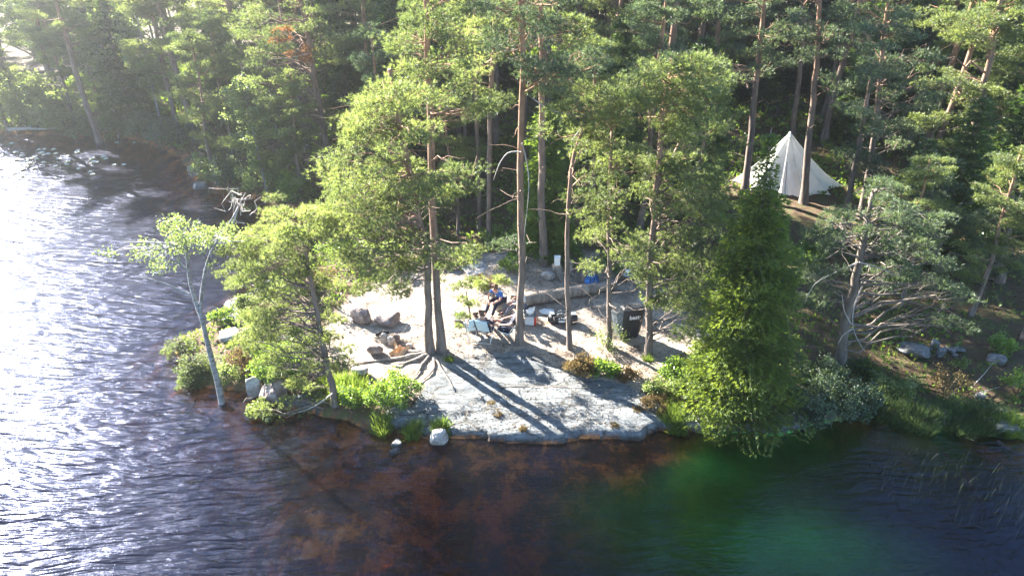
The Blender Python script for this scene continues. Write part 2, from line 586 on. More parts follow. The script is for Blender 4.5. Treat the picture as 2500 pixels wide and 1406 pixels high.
def mk_mesh(name, V, faces, mats, attrs=None, smooth=False, fmat=None):
    """V (n,3); faces: list of arrays (k,3) or (k,4)"""
    me = bpy.data.meshes.new(name)
    V = np.asarray(V, np.float32).reshape(-1, 3)
    me.vertices.add(len(V))
    me.vertices.foreach_set("co", V.ravel())
    faces = [np.asarray(f, np.int32) for f in faces if len(f)]
    nl = sum(f.size for f in faces)
    npoly = sum(len(f) for f in faces)
    me.loops.add(nl)
    me.loops.foreach_set("vertex_index", np.concatenate([f.ravel() for f in faces]))
    me.polygons.add(npoly)
    tot = np.concatenate([np.full(len(f), f.shape[1], np.int32) for f in faces])
    st = np.concatenate([[0], np.cumsum(tot)[:-1]]).astype(np.int32)
    me.polygons.foreach_set("loop_start", st)
    me.polygons.foreach_set("loop_total", tot)
    if fmat is not None:
        me.polygons.foreach_set("material_index", np.asarray(fmat, np.int32))
    me.polygons.foreach_set("use_smooth", np.full(npoly, smooth))
    for m in (mats if isinstance(mats, (list, tuple)) else [mats]):
        me.materials.append(m)
    for k, v in (attrs or {}).items():
        a = me.attributes.new(k, 'FLOAT', 'POINT')
        a.data.foreach_set("value", np.asarray(v, np.float32))
    me.update(calc_edges=True)
    return me


def link(name, me, parent=None, loc=None):
    o = bpy.data.objects.new(name, me)
    COL.objects.link(o)
    if parent is not None:
        o.parent = parent
    if loc is not None:
        o.location = [float(c) for c in loc]
    return o


def tag(o, label, cat, group=None, kind=None):
    if label:
        o["label"] = label
    if cat:
        o["category"] = cat
    if group:
        o["group"] = group
    if kind:
        o["kind"] = kind
    return o


def empty(name, loc, label, cat, group=None):
    o = bpy.data.objects.new(name, None)
    o.empty_display_size = 0.2
    COL.objects.link(o)
    o.location = [float(c) for c in loc]
    return tag(o, label, cat, group)


class TB:                                    # tube builder
    def __init__(s):
        s.V, s.F, s.H, s.n = [], [], [], 0

    def tube(s, pts, rad, sides=7, cap=True, jit=0.0):
        pts = np.asarray(pts, float)
        rad = np.asarray(rad, float) if np.ndim(rad) else np.full(len(pts), float(rad))
        n = len(pts)
        t = np.gradient(pts, axis=0)
        t /= np.linalg.norm(t, axis=1, keepdims=True) + 1e-9
        up = np.array([0.0, 0, 1]) if abs(t[0][2]) < 0.9 else np.array([1.0, 0, 0])
        u = np.cross(t, up)
        u /= np.linalg.norm(u, axis=1, keepdims=True) + 1e-9
        w = np.cross(t, u)
        a = np.linspace(0, 2 * np.pi, sides, endpoint=False)
        rr = rad[:, None] * (1 + jit * (rng.random((n, sides)) - 0.5))
        ring = pts[:, None, :] + rr[..., None] * (np.cos(a)[None, :, None] * u[:, None, :] + np.sin(a)[None, :, None] * w[:, None, :])
        s.V.append(ring.reshape(-1, 3))
        s0 = s.n
        i = np.arange(n - 1)[:, None] * sides
        j = np.arange(sides)[None, :]
        k = (j + 1) % sides
        f = np.stack([i + j, i + k, i + k + sides, i + j + sides], -1).reshape(-1, 4) + s.n
        s.F.append(f)
        s.n += n * sides
        if cap:
            q = np.arange(sides)
            for e in (0, n - 1):
                s.V.append(pts[e][None])
                s.F.append(np.stack([s0 + e * sides + q, s0 + e * sides + (q + 1) % sides, np.full(sides, s.n)], -1))
                s.n += 1
        return s

    def box(s, c, size, R=None):
        c = np.asarray(c, float)
        h = np.asarray(size, float) / 2
        v = np.array([[x, y, z] for z in (-1, 1) for y in (-1, 1) for x in (-1, 1)]) * h
        if R is not None:
            v = v @ np.asarray(R).T
        s.V.append(v + c)
        f = np.array([[0, 2, 3, 1], [4, 5, 7, 6], [0, 1, 5, 4], [2, 6, 7, 3], [0, 4, 6, 2], [1, 3, 7, 5]]) + s.n
        s.F.append(f)
        s.n += 8
        return s

    def raw(s, V, F):
        s.V.append(np.asarray(V, float))
        s.F.append(np.asarray(F) + s.n)
        s.n += len(V)
        return s

    def mesh(s, name, m, smooth=True, hscale=None, org=(0, 0, 0)):
        V = np.concatenate(s.V)
        q = [f for f in s.F if f.shape[1] == 4]
        t = [f for f in s.F if f.shape[1] == 3]
        fs = ([np.concatenate(q)] if q else []) + ([np.concatenate(t)] if t else [])
        return mk_mesh(name, V - np.asarray(org), fs, m, {"hgt": V[:, 2] - org[2]}, smooth)


def unit(v):
    return v / (np.linalg.norm(v, axis=-1, keepdims=True) + 1e-9)


def blades(P, D, Ln, W, K, spread, tint, curl=0.0, quad=False):
    """K flat blades from each point P along D with a spread; returns V, F, tint"""
    n = len(P)
    Pk = np.repeat(P, K, 0)
    Dk = unit(np.repeat(D, K, 0) + spread * rng.normal(size=(n * K, 3)))
    Lk = np.repeat(Ln, K) * (0.7 + 0.6 * rng.random(n * K))
    S = unit(np.cross(Dk, rng.normal(size=(n * K, 3))))
    Wk = np.repeat(W, K)[:, None]
    tk = np.repeat(tint, K)
    if quad:
        mid = Pk + Dk * (Lk * 0.5)[:, None]
        V = np.stack([Pk, mid + S * Wk * .5, Pk + Dk * Lk[:, None], mid - S * Wk * .5], 1)
        F = np.arange(n * K * 4).reshape(-1, 4)
        return V.reshape(-1, 3), F, np.repeat(tk, 4)
    V = np.stack([Pk - S * Wk * .5, Pk + S * Wk * .5, Pk + Dk * Lk[:, None]], 1)
    F = np.arange(n * K * 3).reshape(-1, 3)
    return V.reshape(-1, 3), F, np.repeat(tk, 3)


def pad_points(C, R, n, flat=0.5, top=0.45):
    """n tuft points in each flattened clump, more towards its surface"""
    C = np.repeat(C, n, 0)
    Rr = np.repeat(R, n)
    d = unit(rng.normal(size=(len(C), 3)))
    rad = rng.random(len(C)) ** 0.45
    off = d * rad[:, None]
    off[:, 2] *= flat
    lump = 1 + 0.35 * np.sin(d[:, 0] * 5 + C[:, 0] * 9) * np.cos(d[:, 1] * 4 + C[:, 1] * 7)
    P = C + off * (Rr * lump)[:, None]
    D = unit(d * [1, 1, 0.6] + [0, 0, top])
    return P, D


def bez(a, b, sag, n=5, wob=0.06):
    a, b = np.asarray(a, float), np.asarray(b, float)
    t = np.linspace(0, 1, n)[:, None]
    p = a + (b - a) * t
    L = np.linalg.norm(b - a)
    p[:, 2] += (np.sin(t[:, 0] * np.pi)) * sag * L
    p[1:-1] += rng.normal(size=(n - 2, 3)) * wob * L * 0.5
    return p


def path_at(path, rads, z):
    zs = path[:, 2]
    z = min(max(z, zs[0]), zs[-1])
    p = np.array([np.interp(z, zs, path[:, k]) for k in range(3)])
    return p, float(np.interp(z, zs, rads))


def smooth_path(pts, n=14):
    pts = np.asarray(pts, float)
    s = np.concatenate([[0], np.cumsum(np.linalg.norm(np.diff(pts, axis=0), axis=1))])
    t = np.linspace(0, s[-1], n)
    P = np.stack([np.interp(t, s, pts[:, k]) for k in range(3)], 1)
    for _ in range(2):
        P[1:-1] = (P[:-2] + 2 * P[1:-1] + P[2:]) / 4
    return P


def trunk_tube(tb, path, r0, r1, sides=9, flare=1.5):
    n = len(path)
    t = np.linspace(0, 1, n)
    r = r0 * (1 - t) ** 0.8 + r1 * t
    r[0] *= flare
    if n > 12:
        r[1] *= 1.0 + (flare - 1) * 0.25
    wig = path.copy()
    ph = rng.random(2) * 6.28
    zz = path[:, 2] - path[0, 2]
    wig[:, 0] += 0.022 * (np.sin(zz * 0.9 + ph[0]) - math.sin(ph[0])) * (0.5 + rng.random())
    wig[:, 1] += 0.03 * (np.sin(zz * 0.7 + ph[1]) - math.sin(ph[1]))
    wig[1:-1, :2] += rng.normal(size=(n - 2, 2)) * r0 * 0.14
    wig[0, 2] -= 0.25
    tb.tube(wig, r, sides, jit=0.10)
    return wig, r


def finish_tree(name, base, tb, tufts, label, cat, group, mwood, mleaf, crown_name="crown", extra=None):
    """tufts: (V, F, tint) in world space"""
    e = empty(name, base, label, cat, group)
    link("trunk", tb.mesh(name + "_trunk", mwood, True, org=base), e)
    if tufts is not None:
        V, Fc, T = tufts
        link(crown_name, mk_mesh(name + "_crown", V - np.asarray(base), [Fc], mleaf, {"tint": T}), e)
    return e


# ------------------------------------------------------------------ hero conifers placed from the photograph
def hero_pine(name, base_px, path_px, pads, r0, label, r1=0.05, dens=80, K=13, nl=(0.105, 0.0125), mleaf=None, mwood=None, bare=6,
              lean=0.0, depth=1.5, padr=(0.30, 0.62), dead=(), cat="pine tree", group=None, basept=None, flat=0.36, tone=(0.1, 0.9), twigs=3, towards=0.0):
    base = G(*base_px) if basept is None else np.asarray(basept, float)
    Y = base[1]
    pts = [base] + [Q(x, y, Y + lean * k) for k, (x, y) in enumerate(path_px, 1)]
    path = smooth_path(pts, 16)
    tb = TB()
    path, rads = trunk_tube(tb, path, r0, r1)
    C, R, Tn = [], [], []
    for (cx, cy, rx, ry, n) in pads:
        for _ in range(n):
            a, q = rng.random() * 6.283, math.sqrt(rng.random())
            px, py = cx + rx * q * math.cos(a), cy + ry * q * math.sin(a)
            # the clump sits as far to the side in depth as it does across
            dy = (rng.random() * 2 - 1) * min(depth, 0.4 + rx * Y / F)
            c = Q(px, py, Y + dy - towards)
            C.append(c)
            R.append(padr[0] + (padr[1] - padr[0]) * rng.random())
            Tn.append(tone[0] + (tone[1] - tone[0]) * rng.random())
    tufts = None
    if C:
        C, R, Tn = np.array(C), np.array(R), np.array(Tn)
        for c, r in zip(C, R):
            drop = 0.25 + 0.45 * rng.random()
            at, ar = path_at(path, rads, c[2] - drop * min(1.5, np.linalg.norm(c[:2] - path[:, :2].mean(0)) * 0.5))
            L = np.linalg.norm(c - at)
            if L > 0.4:
                b = bez(at, c, 0.06 * rng.normal() + 0.03, 6, 0.10)
                rb = min(ar * 0.5, 0.012 + 0.011 * L)
                tb.tube(b, np.linspace(rb, 0.006, 6), 5, cap=False)
                for _ in range(twigs):
                    e = c + rng.normal(size=3) * r * [0.7, 0.7, 0.3]
                    k = b[rng.integers(2, 5)]
                    tb.tube(bez(k, e, 0.05, 4, 0.15), np.linspace(0.008, 0.003, 4), 4, cap=False)
        n = int(dens)
        P, D = pad_points(C, R, n, flat)
        tint = np.clip(np.repeat(Tn, n) * 0.7 + 0.3 * rng.random(len(P)), 0, 1)
        V, Fc, T = blades(P, D, np.full(len(P), nl[0]), np.full(len(P), nl[1]), K, 0.55, tint)
        tufts = (V, Fc, T)
    zt, zb = path[-1, 2], path[0, 2]
    for _ in range(bare):                    # snapped, bare side branches
        z = zb + (zt - zb) * (0.15 + 0.7 * rng.random())
        at, ar = path_at(path, rads, z)
        a = rng.random() * 6.283
        L = 0.4 + 1.0 * rng.random()
        e = at + np.array([math.cos(a) * L, math.sin(a) * L, -0.1 * L + 0.25 * rng.normal() * L])
        b = bez(at, e, 0.1 * rng.normal(), 5, 0.12)
        tb.tube(b, np.linspace(0.018, 0.004, 5), 4, cap=False)
    tree = finish_tree(name, base, tb, tufts, label, cat, group, mwood or M_bark, mleaf or M_pine)
    for dl in dead:                          # a pale dead limb, given in pixels
        db = TB()
        p = np.array([Q(x, y, Y - 0.25 - 0.05 * i) for i, (x, y) in enumerate(dl)])
        db.tube(smooth_path(p, 10), np.linspace(0.022, 0.006, 10), 6, jit=0.15)
        link("dead_branch", db.mesh("dead_branch", M_dead, True, org=base), tree)
    return tree, path


def conifer_arrays(H, R, dens=1.0, droop=0.35, step=0.24, nb=8, low=0.3, prof=0.9, lit=0.5, tl=(0.15, 0.04), K=5, shape=None):
    """a spruce: whorls of drooping fronds, local coordinates"""
    tb = TB()
    n = 12
    path = np.stack([np.zeros(n), np.zeros(n), np.linspace(-0.2, H, n)], 1)
    tb.tube(path, np.linspace(0.018 * H + 0.02, 0.01, n), 8, jit=0.1)
    P, D, T = [], [], []
    z = low
    while z < H - 0.12:
        f = (z - low) / (H - low)
        Rz = R * ((1 - f) ** prof if shape is None else np.interp(f, shape[0], shape[1])) * (0.82 + 0.36 * rng.random()) * (0.75 + 0.25 * min(1, (z - low) / 0.6 + 0.4))
        k = max(4, int(nb * (0.6 + 0.4 * (1 - f))))
        off = rng.random() * 6.28
        for i in range(k):
            az = off + i * 6.283 / k + rng.normal() * 0.15
            L = max(0.10, Rz * (0.72 + 0.5 * rng.random()))
            dr = droop * (0.4 + 0.8 * (1 - f)) * (0.8 + 0.4 * rng.random())
            m = max(2, int(L / 0.085 * dens))
            s = np.linspace(0.12, 1, m)
            dirh = np.array([math.cos(az), math.sin(az)])
            side = np.array([-dirh[1], dirh[0]])
            zz = z + L * (0.10 * s - dr * s ** 2 + 0.18 * dr * s ** 4)
            base = np.stack([dirh[0] * L * s, dirh[1] * L * s, zz], 1)
            wid = 0.30 * L * np.sin(np.clip(s * 2.6 + 0.25, 0, 3.0)) + 0.03
            tone = rng.random() * 0.55
            for q in (-1, -0.5, 0, 0.5, 1):
                if L < 0.35 and abs(q) == 0.5:
                    continue
                pp = base.copy()
                w = wid * q
                pp[:, 0] += side[0] * w
                pp[:, 1] += side[1] * w
                pp[:, 2] -= np.abs(w) * 0.25 - rng.normal(size=m) * 0.02
                pp += rng.normal(size=(m, 3)) * 0.02
                dd = np.tile(np.array([dirh[0] + side[0] * q * .9, dirh[1] + side[1] * q * .9, -0.15]), (m, 1))
                P.append(pp)
                D.append(dd)
                T.append(np.clip(tone + 0.45 * s * (0.6 + 0.4 * rng.random(m)), 0, 1))
            tb.tube(np.stack([base[0], base[m // 2], base[-1]]) if m > 2 else base, [0.012, 0.008, 0.003] if m > 2 else [0.01, 0.004], 4, cap=False)
        z += step * (0.7 + 0.6 * rng.random()) * (0.6 + 0.5 * (1 - f))
    P, D, T = np.concatenate(P), unit(np.concatenate(D)), np.concatenate(T)
    V, Fc, Tt = blades(P, D, np.full(len(P), tl[0]), np.full(len(P), tl[1]), K, 0.38, T)
    return tb, V, Fc, Tt


def spruce(name, base, H, R, label, group=None, rot=0.0, mleaf=None, cat="spruce tree", **kw):
    tb, V, Fc, T = conifer_arrays(H, R, **kw)
    e = empty(name, base, label, cat, group)
    link("trunk", tb.mesh(name + "_trunk", M_sbark), e)
    link("crown", mk_mesh(name + "_crown", V, [Fc], mleaf or M_spruce, {"tint": T}), e)
    e.rotation_euler[2] = rot
    return e


def pine_proto(H, r0, cf, W, nl, pads_per, dens, seedbend=0.3, K=9, nw=(0.15, 0.024), flat=0.34, bare=10):
    """a background pine in local coordinates"""
    n = 12
    t = np.linspace(0, 1, n)
    bx, by = rng.normal() * seedbend, rng.normal() * seedbend
    path = np.stack([bx * t ** 2 + 0.12 * np.sin(t * 7 + bx), by * t ** 2, H * t], 1)
    tb = TB()
    path, rads = trunk_tube(tb, path, r0, 0.05)
    C, R, Tn = [], [], []
    for i in range(nl):
        f = rng.random() ** 0.85
        z = H * (cf + (1 - cf) * f) * 0.985
        az = i * 2.399 + rng.normal() * 0.4
        L = W * (0.45 + 0.75 * rng.random()) * (1.0 - 0.62 * f ** 2.2) * (0.6 + 0.4 * min(1, f * 4 + 0.3))
        at, ar = path_at(path, rads, z)
        e = at + np.array([math.cos(az) * L, math.sin(az) * L, L * (0.12 + 0.25 * rng.random())])
        b = bez(at, e, 0.05 * rng.normal(), 6, 0.10)
        tb.tube(b, np.linspace(min(ar * .5, 0.015 + 0.012 * L), 0.008, 6), 5, cap=False)
        tone = rng.random()
        for k in range(pads_per):
            s = 0.45 + 0.6 * (k + rng.random()) / pads_per
            c = b[0] + (e - b[0]) * s + rng.normal(size=3) * [0.22 * L * .7, 0.22 * L * .7, 0.12]
            C.append(c)
            R.append((0.32 + 0.3 * rng.random()) * (0.8 + 0.1 * W))
            Tn.append(np.clip(tone + 0.2 * rng.normal(), 0, 1))
    C.append(path[-1])
    R.append(0.5)
    Tn.append(0.6)
    for _ in range(bare):
        z = H * (0.12 + (cf - 0.02) * rng.random())
        at, ar = path_at(path, rads, z)
        a = rng.random() * 6.283
        L = 0.4 + 1.3 * rng.random()
        e = at + np.array([math.cos(a) * L, math.sin(a) * L, -0.25 * L + 0.2 * rng.normal() * L])
        tb.tube(bez(at, e, 0.1 * rng.normal(), 5, 0.12), np.linspace(0.02, 0.004, 5), 4, cap=False)
    C, R, Tn = np.array(C), np.array(R), np.array(Tn)
    P, D = pad_points(C, R, dens, flat)
    tint = np.clip(np.repeat(Tn, dens) * 0.7 + 0.3 * rng.random(len(P)), 0, 1)
    V, Fc, T = blades(P, D, np.full(len(P), nw[0]), np.full(len(P), nw[1]), K, 0.55, tint)
    return tb.mesh("pine_trunk", M_bark), (V, Fc, T)


def leafy_arrays(clumps, nleaf, size, stems, tone=(0.1, 0.9), flat=0.8):
    """broadleaf: clumps (x,y,z,r) and stems (list of point lists)"""
    C = np.array([c[:3] for c in clumps], float)
    R = np.array([c[3] for c in clumps], float)
    P, D = pad_points(C, R, nleaf, flat, 0.3)
    tn = tone[0] + (tone[1] - tone[0]) * rng.random(len(C))
    tint = np.clip(np.repeat(tn, nleaf) * .6 + .4 * rng.random(len(P)), 0, 1)
    D = unit(D + rng.normal(size=D.shape) * 0.7)
    V, Fc, T = blades(P, D, np.full(len(P), size), np.full(len(P), size * 0.75), 2, 0.8, tint, quad=True)
    tb = TB()
    for st in stems:
        pts, ra, rb = st
        pts = smooth_path(np.array(pts, float), max(4, len(pts) * 2))
        tb.tube(pts, np.linspace(ra, rb, len(pts)), 5 if ra < 0.04 else 8, cap=False, jit=0.1)
    return tb, V, Fc, T


def bush(name, base, W, Hh, label, mleaf, size=0.06, n=26, nleaf=60, group=None, cat="bush", r=0.22, stemm=None, tone=(0.1, 0.9), wy=None):
    base = np.asarray(base, float)
    wy = wy or W * 0.8
    cl, st = [], []
    for i in range(n):
        a, q = rng.random() * 6.283, rng.random() ** 0.5
        x, y = W / 2 * q * math.cos(a), wy / 2 * q * math.sin(a)
        z = Hh * (0.25 + 0.75 * rng.random() * math.sqrt(max(0.05, 1 - q * q * 0.8)))
        cl.append((x, y, z, r * (0.7 + 0.6 * rng.random())))
        if i % 2 == 0:
            st.append(([(x * .15, y * .15, -0.1), (x * .5, y * .5, z * .55), (x, y, z)], 0.014, 0.004))
    tb, V, Fc, T = leafy_arrays(cl, nleaf, size, st, tone)
    e = empty(name, base, label, cat, group)
    link("stem", tb.mesh(name + "_stem", stemm or M_sbark), e)
    link("foliage", mk_mesh(name + "_foliage", V, [Fc], mleaf, {"tint": T}), e)
    return e


def grass_tuft(name, base, W, Hh, n, label, group=None, m=None, wy=None, cat="grass tuft", kind=None):
    wy = wy or W
    a, q = rng.random(n) * 6.283, rng.random(n) ** 0.6
    P = np.stack([W / 2 * q * np.cos(a), wy / 2 * q * np.sin(a), np.zeros(n)], 1)
    P[:, 2] = height(P[:, 0] + base[0], P[:, 1] + base[1]) - base[2] - 0.02
    P[:, 2] = np.maximum(P[:, 2], -base[2] - 0.05)
    D = np.stack([np.cos(a) * q * 0.5, np.sin(a) * q * 0.5, np.ones(n)], 1)
    V, Fc, T = blades(P, unit(D), np.full(n, Hh), np.full(n, 0.018), 4, 0.28, rng.random(n))
    o = link(name, mk_mesh(name, V, [Fc], m or M_grass, {"tint": T}), None, base)
    return tag(o, label, cat, group, kind)


def rock(name, base, size, label, m=None, rot=0.0, cat="rock", group=None, sub=3, rough=0.28, sink=0.3, flat_top=False):
    s = np.asarray(size, float) / 2
    # subdivided cube sphere
    k = 9
    g = np.linspace(-1, 1, k)
    V, Fq = [], []
    for ax in range(3):
        for sg in (-1, 1):
            A, B = np.meshgrid(g, g, indexing='ij')
            Cc = np.full_like(A, sg)
            o = [None] * 3
            o[ax] = Cc
            o[(ax + 1) % 3] = A
            o[(ax + 2) % 3] = B
            b0 = len(V) * k * k
            V.append(np.stack(o, -1).reshape(-1, 3))
            i, j = np.meshgrid(np.arange(k - 1), np.arange(k - 1), indexing='ij')
            q = np.stack([i * k + j, (i + 1) * k + j, (i + 1) * k + j + 1, i * k + j + 1], -1).reshape(-1, 4)
            if sg < 0:
                q = q[:, ::-1]
            Fq.append(q + b0)
    V = np.concatenate(V)
    U = unit(V) * 0.72 + V * 0.28
    sd = rng.integers(0, 10000)
    # faceting: clip by random planes
    for _ in range(9):
        nrm = unit(rng.normal(size=3))
        dd = 0.62 + 0.3 * rng.random()
        pr = U @ nrm
        U = U - np.maximum(pr - dd, 0)[:, None] * nrm * 0.9
    U = U * (1 + rough * 0.5 * (noise(U[:, 0] * 3 + sd, U[:, 1] * 3 + U[:, 2] * 2, 3))[:, None])
    if flat_top:
        U[:, 2] = np.minimum(U[:, 2], 0.45)
    U = U * s
    c, sn = math.cos(rot), math.sin(rot)
    U = np.stack([U[:, 0] * c - U[:, 1] * sn, U[:, 0] * sn + U[:, 1] * c, U[:, 2] + s[2] * (1 - sink)], 1)
    key = np.round(U, 5)
    uq, inv = np.unique(key, axis=0, return_inverse=True)
    F4 = inv.reshape(-1)[np.concatenate(Fq)]
    o = link(name, mk_mesh(name, uq, [F4], m or M_stone, None, True), None, base)
    return tag(o, label, cat, group)


def copy_tree(src, loc, rotz, scale, label=None, group=None, cat=None, tilt=(0, 0)):
    r = src.copy()
    COL.objects.link(r)
    r.location = [float(c) for c in loc]
    r.rotation_euler = (tilt[0], tilt[1], rotz)
    r.scale = (scale, scale, scale) if not hasattr(scale, "__len__") else scale
    if label:
        r["label"] = label
    if group:
        r["group"] = group
    for ch in list(src.children):
        c = ch.copy()
        COL.objects.link(c)
        c.parent = r
    return r

# ------------------------------------------------------------------ ground, rock, lake bed, water


def graded(a, b, lo, hi, fine, grow=1.12, mx=4.0):
    mid = list(np.arange(lo, hi, fine))
    L, st, x = [], fine, lo
    while x > a:
        st = min(mx, st * grow)
        x -= st
        L.append(x)
    Rr, st, x = [], fine, mid[-1]
    while x < b:
        st = min(mx, st * grow)
        x += st
        Rr.append(x)
    return np.array(L[::-1] + mid + Rr)


gx = graded(-160, 160, -12.5, 13.5, 0.11)
gy = graded(-40, 260, 12.5, 25.0, 0.11, 1.05)
GX, GY = np.meshgrid(gx, gy, indexing='ij')
GZ = height(GX, GY)
nx, ny = GX.shape
SD = sdist(SH, GX, GY)
rock_m = sstep(-0.5, 0.5, sdist(ROCK, GX, GY))
camp_m = sstep(-1.0, 1.0, sdist(CAMP, GX, GY))
clear_m = 0.30 * sstep(-1.5, 0.5, sdist(CLEAR, GX, GY))
# a rock lip along the left point of land and the far right corner
lip = np.exp(-((SD - 0.3) / 0.55) ** 2) * ((noise(GX * 0.45, GY * 0.45, 77) > -0.12) * 0.75)
rock_m = np.maximum(rock_m, lip * (GY < 27))
lake_m = (GZ < 0.0).astype(float)
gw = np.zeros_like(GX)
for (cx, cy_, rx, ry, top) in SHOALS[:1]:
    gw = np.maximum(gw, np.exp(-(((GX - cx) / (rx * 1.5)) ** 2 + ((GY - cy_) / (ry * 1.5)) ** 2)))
green_m = sstep(0.15, 0.75, gw + 0.15 * fbm(GX, GY, 55, 3)) * sstep(-0.8, 3.0, GX) * (1 - sstep(0.0, 1.4, GY - 12.6 - 2.6 * sstep(3.0, 7.0, GX)))  # where the flare's green tint is painted on the bed
Vg = np.stack([GX, GY, GZ], -1).reshape(-1, 3)
i, j = np.meshgrid(np.arange(nx - 1), np.arange(ny - 1), indexing='ij')
Fg = np.stack([i * ny + j, (i + 1) * ny + j, (i + 1) * ny + j + 1, i * ny + j + 1], -1).reshape(-1, 4)
fl = lake_m.reshape(-1)[Fg].mean(1)
fr_ = rock_m.reshape(-1)[Fg].mean(1)
inrock = (sdist(ROCK, *Vg[Fg].mean(1)[:, :2].T) > 0.0)
kind_ = np.where(fl > 0.5, 2, np.where(inrock, 1, 0))
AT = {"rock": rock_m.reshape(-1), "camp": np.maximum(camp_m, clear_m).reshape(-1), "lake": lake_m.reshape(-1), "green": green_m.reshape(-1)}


def sub_mesh(name, sel):
    f = Fg[sel]
    u, inv = np.unique(f, return_inverse=True)
    me = mk_mesh(name, Vg[u], [inv.reshape(-1, 4)], M_ground, {k: v[u] for k, v in AT.items()}, True)
    o = link(name, me)
    o["kind"] = "structure"
    return o


g_ = sub_mesh("ground", kind_ == 0)
tag(g_, "forest floor and trodden soil of the lakeside point", None)
g_ = sub_mesh("rock_slab", kind_ == 1)
tag(g_, "pale smooth rock slab sloping down into the lake", None)
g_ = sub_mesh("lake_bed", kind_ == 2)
tag(g_, "rusty brown lake bed under shallow water", None)

tb = TB().box((0, 95, -3.5), (330, 320, 7.0))
w_ = link("water", tb.mesh("water", M_water, False))
tag(w_, "rippled dark lake water round the point", None, None, "structure")

# haze: air lit by the low sun
HAZE = 0.0012
if HAZE:
    tb = TB().box((0, 60, 8.5), (260, 200, 23.0))
    m, nt, N, L = mat("haze_air")
    pv = N.new("ShaderNodeVolumePrincipled")
    pv.inputs["Color"].default_value = (0.93, 0.96, 1.0, 1)
    pv.inputs["Density"].default_value = HAZE
    pv.inputs["Anisotropy"].default_value = 0.85
    out(N, L, None, pv.outputs[0])
    hz_o = link("haze", tb.mesh("haze", m, False))
    hz_o["kind"] = "stuff"
    hz_o["label"] = "thin bright haze over the lake"

# ------------------------------------------------------------------ hero trees of the point
hero_pine("pine_tree", (1050, 858), [(1045, 760), (1040, 640), (1018, 540), (1000, 430), (982, 330), (965, 240), (950, 170)],
          [(960, 215, 95, 70, 16), (930, 310, 110, 60, 18), (900, 400, 100, 70, 16), (870, 500, 110, 80, 22), (950, 480, 90, 70, 12), (840, 590, 100, 60, 16), (980, 600, 70, 60, 10), (1080, 430, 60, 50, 7), (920, 690, 90, 30, 7), (1115, 640, 40, 40, 3)],
          0.13, "pine with the broad tilted crown, outermost of the twin trunks on the rock", bare=12, depth=1.2, padr=(0.3, 0.6), dens=80, towards=2.0, lean=-0.28)
hero_pine("pine_tree", (1078, 858), [(1073, 760), (1068, 640), (1058, 500), (1050, 330), (1047, 200), (1045, 60), (1045, -60), (1046, -220)],
          [(1060, 110, 90, 90, 14), (1130, 240, 70, 60, 8), (1000, 60, 80, 70, 10), (1110, 420, 50, 60, 6), (1110, 660, 50, 60, 5), (1050, -120, 150, 110, 20)],
          0.13, "tall upright pine growing from the same foot as the broad tilted one", bare=14, dens=75)
hero_pine("pine_tree", (1268, 838), [(1270, 700), (1271, 560), (1272, 420), (1273, 300), (1274, 170), (1272, 60), (1272, -60), (1270, -260)],
          [(1400, 150, 70, 35, 9), (1330, 190, 90, 35, 9), (1240, 110, 50, 50, 6), (1330, 90, 60, 40, 6), (1230, 20, 70, 40, 7), (1300, -20, 110, 60, 10), (1290, -140, 150, 100, 18), (1240, 600, 25, 60, 2)],
          0.112, "straight bare pine standing right behind the campers' chairs", bare=14, dens=75, mleaf=M_pine_blue,
          dead=[[(1272, 372), (1240, 368), (1218, 400), (1205, 440)], [(1274, 350), (1290, 400), (1292, 480), (1283, 540), (1278, 590)], [(1277, 182), (1320, 180), (1372, 165)]])
hero_pine("pine_tree", (1391, 850), [(1390, 720), (1388, 600), (1391, 480), (1394, 390), (1402, 340), (1428, 310), (1436, 285)],
          [(1450, 250, 60, 50, 7), (1440, 370, 60, 50, 6), (1360, 270, 50, 60, 6), (1440, 480, 60, 50, 5), (1432, 292, 40, 28, 7)],
          0.08, "slim pine with a crooked top beside the black duffel bag", r1=0.04, bare=12, dens=65,
          dead=[[(1395, 345), (1410, 325), (1428, 300)], [(1300, 240), (1340, 270), (1400, 282), (1430, 280)]])
hero_pine("pine_tree", (1488, 848), [(1486, 740), (1485, 620), (1488, 500), (1490, 400), (1494, 320)],
          [(1510, 250, 60, 60, 9), (1480, 340, 60, 60, 8), (1530, 430, 60, 60, 8), (1450, 540, 70, 50, 8), (1540, 620, 60, 50, 7), (1440, 610, 50, 50, 5), (1560, 690, 30, 20, 2)],
          0.075, "slim pine in front of the tall black bag", r1=0.035, bare=12, dens=65)
hero_pine("pine_tree", (1584, 866), [(1586, 760), (1590, 640), (1598, 520), (1606, 420), (1612, 320), (1622, 230), (1640, 170)],
          [(1670, 185, 100, 45, 26), (1600, 230, 80, 50, 16), (1700, 290, 80, 50, 14), (1620, 350, 90, 60, 14), (1720, 420, 60, 60, 10), (1600, 470, 90, 60, 14), (1690, 530, 80, 60, 14),
           (1620, 620, 100, 60, 14), (1680, 660, 70, 60, 9), (1650, 740, 60, 45, 7), (1650, 800, 60, 30, 5)],
          0.11, "bushy pine with the pale flat topped crown between camp and white tent", bare=14, dens=85, padr=(0.32, 0.62), depth=1.6)
